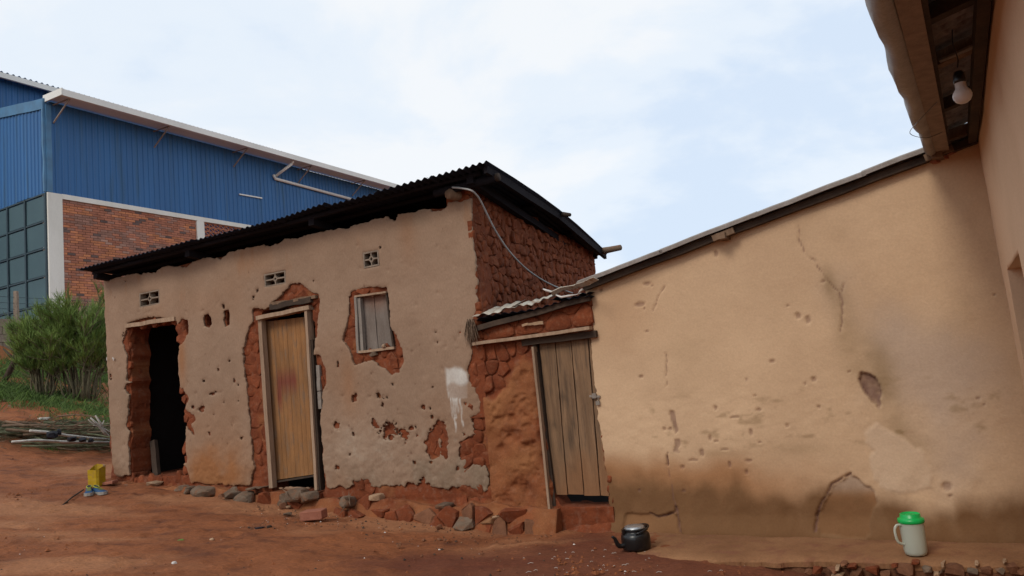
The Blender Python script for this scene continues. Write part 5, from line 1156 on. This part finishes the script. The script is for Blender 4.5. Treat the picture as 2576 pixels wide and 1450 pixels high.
# grass
mb = MB(); r_ = random.Random(4)
def blades(n, cxy, sx, sy, hmin, hmax):
    for _ in range(n):
        x, y = cxy[0] + r_.gauss(0, sx), cxy[1] + r_.gauss(0, sy); z = float(gz(x, y)); h = r_.uniform(hmin, hmax); a = r_.uniform(0, math.pi); w_ = .006
        dx, dy = math.cos(a) * w_, math.sin(a) * w_; lx, ly = r_.gauss(0, .4) * h, r_.gauss(0, .4) * h
        mb.add([(x - dx, y - dy, z - .03), (x + dx, y + dy, z - .03), (x + lx + dx * .5, y + ly + dy * .5, z + h * .7), (x + lx * 1.6, y + ly * 1.6, z + h)], [(0, 1, 2), (0, 2, 3)])
for px, s, n, sx, sy, h0, h1 in ((215, -4.7, 2600, .5, .3, .02, .10), (245, -3.7, 2600, .22, .40, .03, .13), (262, -2.7, 1400, .16, .28, .03, .13), (110, -5.9, 2600, .8, .25, .02, .10), (20, -6.9, 4500, .8, .45, .03, .15), (-100, -7.6, 2500, 1.5, .7, .05, .2), (147, -3.2, 300, .10, .05, .02, .05), (130, -2.7, 120, .08, .05, .02, .05), (230, -4.0, 700, .4, .4, .01, .05), (180, -8.5, 5000, 1.6, 1.0, .1, .3)):
    p = bank_pt(px, s); blades(n, p, sx, sy, h0, h1)
o = mb.build('grass', M_GRASS); o['kind'] = 'stuff'

# ------------------------------------------------------------------ heap of sticks
hc = ghit(135, 1128); r_ = random.Random(21)
def heap_z(x, y): return float(gz(x, y))
G_ST = 'cut sticks in the heap left of the mud house'
for i in range(76):
    kind = 'green-grey' if i % 2 else 'brown'
    cx, cy = hc.x + r_.uniform(-1.3, .75), hc.y + r_.uniform(-.15, .75); a = r_.gauss(-.10, .22) if r_.random() < .8 else r_.uniform(-1, 1); L_ = r_.uniform(.8, 2.1)
    zz = (i / 76) * .40 * max(.2, 1 - abs(cx - hc.x - .1) / 1.8) + .02
    d = Vector((math.cos(a), math.sin(a), r_.uniform(-.05, .05))); c = Vector((cx, cy, 0)); pts = []
    bow = r_.uniform(-.06, .06)
    for k in range(6):
        p = c + d * (L_ * (k / 5 - .5)) + Vector((0, 0, bow * math.sin(math.pi * k / 5))) + Vector((0, r_.uniform(-.015, .015), 0)); p.z += heap_z(p.x, p.y) * .5 + float(hc.z) * .5 + zz; p.z = max(p.z, heap_z(p.x, p.y) + .01); pts.append(p)
    rd = r_.uniform(.010, .028); mb = MB(); mb.tube(pts, [rd * (1 - .12 * k) for k in range(6)], 5)
    for _ in range(r_.randint(1, 4)):
        k = r_.uniform(.3, 1) * 5; i0 = min(int(k), 4); p = pts[i0].lerp(pts[i0 + 1], k - i0); e_ = p + Vector((d.x * r_.uniform(.1, .4), d.y * .2 + r_.uniform(-.15, .15), r_.uniform(.0, .14))); mb.tube([p, p.lerp(e_, .5) + Vector((0, 0, .015)), e_], [rd * .45, rd * .3, .002], 4)
    o = mb.build('stick', M_STK1 if i % 2 else M_STK2); tag(o, 'one of the %s sticks lying in the brushwood heap left of the mud house' % kind, 'stick', G_ST + (', green-grey ones' if i % 2 else ', brown ones'))
def gp(px, py, dz=0): p = ghit(px, py); p.z += dz; return p
def heap_px(px, py, s=-1.9):
    p = at_s(px, s); D = ray(px, py); k = p[1] / D[1]; return Vector(CAM + D * (k))
mb = MB(); mb.tube([heap_px(x, y) for x, y in ((75, 1084), (120, 1088), (170, 1096), (225, 1102), (275, 1106))], [.02, .022, .02, .018, .016], 7); tag(mb.build('peeled_pole', M_STKW), 'long peeled white pole lying across the top of the brushwood heap', 'pole')
mb = MB(); mb.tube([heap_px(x, y, -1.8) for x, y in ((30, 1112), (90, 1108), (160, 1112), (275, 1113))], [.016, .02, .02, .018], 7); tag(mb.build('peeled_pole', M_STKW), 'lower grey-white pole running behind the black lumps in the heap', 'pole')
mb = MB()
for l, r0 in (([(272, 1100), (258, 1082), (243, 1066), (228, 1052)], .028), ([(262, 1085), (252, 1064), (240, 1046)], .018), ([(245, 1068), (232, 1066), (222, 1056)], .012), ([(255, 1073), (262, 1058)], .008), ([(275, 1088), (250, 1072), (235, 1070)], .015)):
    mb.tube([heap_px(x, y, -1.75) for x, y in l], [r0 * (1 - .2 * k) for k in range(len(l))], 6)
tag(mb.build('forked_branch', M_STKW), 'bleached white forked branch sticking up at the right end of the heap', 'branch')
for i, (x, y, w_, h_, lb) in enumerate(((131, 1095, 26, 24, 'largest black plastic lump on the left of the row on the heap'), (147, 1088, 10, 18, 'upright narrow black scrap beside the largest black lump'), (181, 1105, 22, 14, 'second black lump from the left on the white pole'), (208, 1107, 16, 13, 'third black lump, middle of the white pole'), (229, 1108, 11, 12, 'rightmost small black lump on the white pole'))):
    p = heap_px(x, y, -1.65); sc = p.y / FOC; o = rock('black_scrap', p, (w_ * sc, .12, h_ * sc), M_BLKP, None, n=18, seed=i + 70); tag(o, lb, 'scrap')
# fine tangle
mb = MB()
for _ in range(1000):
    x, y = hc.x + r_.uniform(-1.6, .8), hc.y + r_.uniform(-.3, .8); z = heap_z(x, y) + r_.uniform(0, .38) * max(.15, 1 - abs(x - hc.x) / 1.7); a = r_.gauss(0, .6); l = r_.uniform(.08, .4)
    p = Vector((x, y, z)); q = p + Vector((math.cos(a) * l, math.sin(a) * l, r_.uniform(-.05, .07))); mb.tube([p, p.lerp(q, .5) + Vector((0, 0, r_.uniform(-.02, .03))), q], [.003, .003, .001], 3, cap=False)
o = mb.build('brush_twigs', M_STK1); o['kind'] = 'stuff'

# ------------------------------------------------------------------ small things
# cut yellow jerrycan
p = ghit(244, 1223); YS = .74; YB = thing('cut_jerrycan', 'yellow plastic jerrycan with its top cut off, on the earth left of the mud house', 'jerrycan', p)
def oct_(w_, d_, z, ch): return [(w_ - ch, -d_, z), (w_, -d_ + ch, z), (w_, d_ - ch, z), (w_ - ch, d_, z), (-w_ + ch, d_, z), (-w_, d_ - ch, z), (-w_, -d_ + ch, z), (-w_ + ch, -d_, z)]
mb = MB(); rg = []
Rz = Matrix.Rotation(rad(-14), 3, 'Z')
pts = []
for (sc, z) in ((.93, 0), (.97, .02), (1, .10), (.985, .13), (1, .16), (1.03, .28), (.98, .28), (.96, .16), (.90, .02)):
    for k, v in enumerate(oct_(.112 * sc * YS, .1 * sc * YS, z * YS, .03 * YS)):
        zz = v[2] + (.012 * math.sin(k * 1.9) + (.04 if v[1] > 0 else -.012) if z > .25 else 0); pts.append(p + Rz @ Vector((v[0], v[1], zz)))
fs = [(i * 8 + k, i * 8 + (k + 1) % 8, (i + 1) * 8 + (k + 1) % 8, (i + 1) * 8 + k) for i in range(8) for k in range(8)]; fs.append(tuple(range(8))[::-1]); fs.append(tuple(64 + k for k in range(8)))
mb.add(pts, fs); mb.build('body', M_YEL, YB)
mb = MB(); mb.beam(p + Rz @ Vector((.05, .06, .235)), p + Rz @ Vector((.09, .03, .235)), .015, .02, jit=-.006, seg=3); mb.build('torn_rim', M_TST, YB)
# sneakers
def shoe(px, py, ang, label):
    p = ghit(px, py); root = thing('sneaker', label, 'shoe', p, None); R_ = Matrix.Rotation(ang, 3, 'Z'); L_ = .27
    prof = [(0, .028, .05, .075), (.06, .036, .055, .085), (.2, .038, .05, .082), (.4, .036, .045, .065), (.6, .042, .04, .05), (.8, .045, .035, .042), (.93, .036, .028, .034), (1, .015, .018, .022)]
    def loft(f, n=10, half=False):
        vs = []
        for (t, wd, _, hh) in prof:
            for k in range(n + 1):
                a = math.pi * k / n; y = math.cos(a) * wd * f[0]; z = f[1] + max(math.sin(a), 0) ** .7 * (hh - f[1]) * f[2]; vs.append(p + R_ @ Vector(((t - .5) * L_, y, z)))
        m_ = len(prof); fs = [(i * (n + 1) + k, i * (n + 1) + k + 1, (i + 1) * (n + 1) + k + 1, (i + 1) * (n + 1) + k) for i in range(m_ - 1) for k in range(n)]
        return vs, fs
    vs, fs = loft((1, .02, 1.0)); mb = MB(); mb.add(vs, fs, 0, True); mb.add(vs[:11], [tuple(range(11))]); mb.build('upper', M_SHOE, root)
    vs = []; 
    for z in (-.005, .028):
        for (t, wd, _, hh) in prof: vs.append(p + R_ @ Vector(((t - .5) * L_ * 1.03, wd * 1.12, z)))
        for (t, wd, _, hh) in prof[::-1]: vs.append(p + R_ @ Vector(((t - .5) * L_ * 1.03, -wd * 1.12, z)))
    n = len(prof) * 2; mb = MB(); mb.add(vs, [(k, (k + 1) % n, n + (k + 1) % n, n + k) for k in range(n)] + [tuple(range(n))[::-1], tuple(n + k for k in range(n))]); mb.build('sole', M_SOLE, root)
    ring = [p + R_ @ Vector((-.085 + .05 * math.cos(a), .026 * math.sin(a), .083 - .012 * math.cos(a))) for a in np.linspace(0, 2 * math.pi, 13)]
    mb = MB(); mb.tube(ring, .007, 5); mb.build('collar', M_SHOEY, root)
    mb = MB(); mb.add([p + R_ @ Vector((-.085 + .045 * math.cos(a), .022 * math.sin(a), .0865 - .012 * math.cos(a))) for a in np.linspace(0, 2 * math.pi, 12, endpoint=False)], [tuple(range(12))]); mb.build('lining', M_BLKP, root)
    mb = MB()
    for k in range(4): x = -.015 + k * .02; mb.beam(p + R_ @ Vector((x, -.022, .068 - k * .006)), p + R_ @ Vector((x + .01, .022, .068 - k * .006)), .006, .004)
    mb.build('laces', M_SHOEY, root)
shoe(224, 1245, rad(-62), 'left blue and yellow sneaker with dirty white sole, below the yellow jerrycan')
shoe(251, 1243, rad(-38), 'right blue and yellow sneaker with dirty white sole, below the yellow jerrycan')
mb = MB(); a, b_ = ghit(151, 1279), ghit(210, 1239); mb.tube([a + Vector((0, 0, .01)), a.lerp(b_, .5) + Vector((0, 0, .03)), b_ + Vector((0, 0, .03))], [.007, .009, .008], 6); tag(mb.build('thin_stick', M_WOODD), 'thin dark stick on the earth pointing at the blue sneakers', 'stick')
# loose bricks
def brick_at(px, py, dims, ang, label, m=M_RBR, name='loose_brick'):
    p = ghit(px, py); bm = bmesh.new(); bmesh.ops.create_cube(bm, size=1)
    bmesh.ops.scale(bm, verts=bm.verts, vec=dims); bmesh.ops.bevel(bm, geom=bm.edges[:], offset=.006, segments=1, affect='EDGES')
    for v in bm.verts: v.co += Vector([random.uniform(-.003, .003) for _ in range(3)])
    me = bpy.data.meshes.new(name); bm.to_mesh(me); bm.free(); me.materials.append(m)
    o = place(me, name, None, p + Vector((0, 0, dims[2] * .42 + .02))); o.rotation_euler = (rad(2), rad(-2), ang); tag(o, label, 'brick')
brick_at(790, 1310, (.235, .13, .085), rad(-14), 'red brick lying alone on the earth in front of the slatted door')
brick_at(276, 1222, (.15, .12, .035), rad(-5), 'flat broken red brick piece beside the yellow jerrycan')
def rk(px, py, w_, h_, m, label, name='rock', seed=1, n=18, dep=None):
    p = ghit(px, py); k = np.hypot(p.x, p.y) / FOC; o = rock(name, p + Vector((0, 0, h_ * k * .35)), (w_ * k, dep or w_ * k * .8, h_ * k), m, None, n=n, rot=.3, seed=seed); return tag(o, label, name.replace('_', ' '))
rk(1168, 1332, 60, 36, M_GST, 'large grey angular rock lying before the foundation below the painted patch', seed=3, n=14)
rk(1106, 1333, 17, 14, M_BST, 'small brown rock left of the large grey rock', seed=5)
rk(1005, 1377, 14, 9, M_BST, 'tiny brown stone in front of the wall, below the large rock', seed=6)
rk(724, 1297, 22, 8, M_GST, 'flat grey chip left of the loose red brick', seed=8); rk(713, 1280, 20, 16, M_BST, 'small brown stone under the foundation left of the loose brick', seed=9)
rk(455, 1366, 16, 9, M_GRASS, 'crumpled green and dark wrapper on the open earth', 'wrapper', seed=10)
rk(520, 1372, 14, 6, M_BLKP, 'black rag scrap below the orange pebble', 'rag', seed=12); rk(533, 1363, 11, 9, M_TST, 'orange pebble beside the black rag scrap', 'pebble', seed=13); rk(559, 1363, 10, 5, M_WHT, 'whitish broken shell right of the orange pebble', 'pebble', seed=14)
rk(439, 1421, 13, 8, M_WHT, 'white plastic scrap at the bottom of the photo', 'scrap', seed=15)
rk(653, 1331, 26, 5, M_BLKP, 'charred stick end lying on the earth', 'charred stick', seed=16, dep=.05); rk(678, 1330, 13, 9, M_WOODD, 'dark knot of burnt wood beside the charred stick end', 'burnt knot', seed=17)
rk(725, 1279, 16, 7, M_TST, 'pale yellowish chip at the foot of the foundation', 'chip', seed=18)
rk(110, 1057, 26, 7, M_STKW, 'flat pale slab on the earth bank behind the heap', 'slab', seed=19)
# scattered grit, plaster crumbs, dark crumbs
def scatter(name, n, m, szs, regions, seed):
    r_ = random.Random(seed); mb = MB()
    for _ in range(n):
        x0, x1, y0, y1 = r_.choice(regions); p = ghit(r_.uniform(x0, x1), r_.uniform(y0, y1)); s = r_.uniform(*szs) * (1 if r_.random() < .85 else 1.8)
        vs = [p + Vector((r_.uniform(.5, 1) * s * a, r_.uniform(.4, 1) * s * b_, s * c)) for a, b_, c in ((1, 0, 0), (0, 1, .05), (-1, .2, 0), (0, -1, 0), (.1, 0, .6), (-.2, .1, .55))]
        mb.add(vs, [(0, 1, 4), (1, 5, 4), (1, 2, 5), (2, 3, 5), (3, 4, 5), (3, 0, 4)])
    o = mb.build(name, m); o['kind'] = 'stuff'
wide = [(0, 1400, 1260, 1449)]
scatter('earth_clods', 900, M_EARTH, (.006, .022), [(0, 1500, 1250, 1449), (0, 300, 1150, 1260), (0, 260, 990, 1100), (1400, 2000, 1400, 1449)], 12); foot = [(300, 1250, 1235, 1330), (600, 1400, 1290, 1370)]
scatter('white_crumbs', 150, M_WHT, (.004, .009), [(1500, 2050, 1398, 1446), (600, 1300, 1280, 1330), (0, 1500, 1290, 1449)], 1)
scatter('pale_grit', 260, M_TST, (.003, .008), wide + foot, 31)
scatter('dark_grit', 520, M_WOODD, (.005, .012), wide + wide + foot, 2)
scatter('brown_gravel', 600, M_BST, (.006, .018), foot + foot + [(0, 300, 1000, 1140), (0, 1400, 1270, 1449)], 3)
scatter('bank_litter', 160, M_GST, (.012, .035), [(0, 260, 990, 1060)], 4)
mb = MB(); r_ = random.Random(8)
for _ in range(90):
    x, y = (r_.uniform(1820, 2050), r_.uniform(1406, 1418)) if r_.random() < .5 else (r_.uniform(1300, 2000), r_.uniform(1385, 1446)); p = ghit(x, y) + Vector((0, 0, .006)); a = r_.uniform(-.9, .9); l = r_.uniform(.01, .045)
    mb.tube([p, p + Vector((math.cos(a) * l * .5, math.sin(a) * l * .5, .006)), p + Vector((math.cos(a) * l, math.sin(a) * l * .6, 0))], .0018, 4)
o = mb.build('straw_bits', M_STKW); o['kind'] = 'stuff'

# ---- kettle
kp = Vector(atz(1602, 1381, .125)); KT = thing('kettle', 'soot-black kettle with a silver lid standing on the ledge below the beige wall', 'kettle', kp)
KS = Vector((1.12, 1.12, .97))

mb = MB(); mb.lathe([(0, .004), (.085, .0), (.096, .006), (.101, .02), (.102, .09), (.099, .112), (.090, .128), (.078, .136), (.076, .142), (.079, .152), (.073, .158)], 40, kp); mb.build('body', M_BLK, KT)
mb = MB(); mb.lathe([(.078, .153), (.079, .160), (.070, .170), (.067, .178), (.062, .1815), (0, .183)], 40, kp); mb.build('lid', M_LID, KT)
mb = MB(); mb.lathe([(.0795, .150), (.084, .155), (.083, .165), (.077, .168)], 40, kp); mb.build('rim', M_BLK, KT)
sp = catmull([kp + Vector((-.085, -.03, .045)), kp + Vector((-.122, -.045, .045)), kp + Vector((-.14, -.052, .075)), kp + Vector((-.15, -.056, .108)), kp + Vector((-.168, -.062, .128))], 4)
mb = MB(); mb.tube(sp, list(np.linspace(.021, .010, len(sp))), 10); mb.build('spout', M_BLK, KT)
mb = MB(); rg = []
for a in np.linspace(-.35 * math.pi, 1.1 * math.pi, 18): rg.append(kp + Vector((.004 + .094 * math.cos(a - .6), .094 * math.sin(a - .6), .148 + .028 * math.cos(a - .6 - .3))))
mb.tube(rg, .0065, 7); mb.build('handle', M_BLK, KT)
for s in (1, -1): mb = MB(); mb.box(kp + Vector((s * .082, s * .03, .150)), (.010, .012, .018), Matrix.Rotation(.3, 3, 'Z')); mb.build('lug', M_BLK, KT)
for ch in KT.children:
    for v in ch.data.vertices: v.co = Vector((v.co.x * KS.x, v.co.y * KS.y, v.co.z * KS.z))
    ch.location = Vector((ch.location.x * KS.x, ch.location.y * KS.y, ch.location.z * KS.z))
# ---- jug
jp = Vector(atz(2305, 1395, .125)); JG = thing('jug', 'milky translucent plastic jug with a bright green lid standing on the ledge', 'jug', jp)
mb = MB(); mb.lathe([(0, .003), (.055, .0), (.064, .005), (.068, .018), (.070, .03), (.072, .12), (.0745, .205), (.0755, .222), (.0715, .222), (.069, .12), (.064, .02), (0, .010)], 40, jp); mb.build('body', M_MILK, JG)
mb = MB(); mb.lathe([(.0765, .205), (.080, .207), (.081, .222), (.079, .232), (.066, .238), (.062, .242), (.061, .262), (.057, .264), (.055, .256), (.030, .252), (.026, .258), (0, .259)], 40, jp); mb.build('lid', M_GRN, JG)
mb = MB(); sd_ = Vector((-.86, -.5, 0)); sd_ = Vector((-.99, -.1, 0))
hp_ = catmull([jp + sd_ * .070 + Vector((0, 0, .196)), jp + sd_ * .105 + Vector((0, 0, .197)), jp + sd_ * .122 + Vector((0, 0, .165)), jp + sd_ * .116 + Vector((0, 0, .105)), jp + sd_ * .098 + Vector((0, 0, .082)), jp + sd_ * .066 + Vector((0, 0, .074))], 4); mb.tube(hp_, .0085, 8); mb.build('handle', M_MILK, JG)
mb = MB(); mb.add([jp + Vector((.072, .012, .20)), jp + Vector((.072, -.012, .20)), jp + Vector((.094, 0, .213)), jp + Vector((.070, 0, .18))], [(0, 1, 2), (1, 3, 2), (3, 0, 2), (0, 3, 1)]); mb.build('spout', M_MILK, JG)
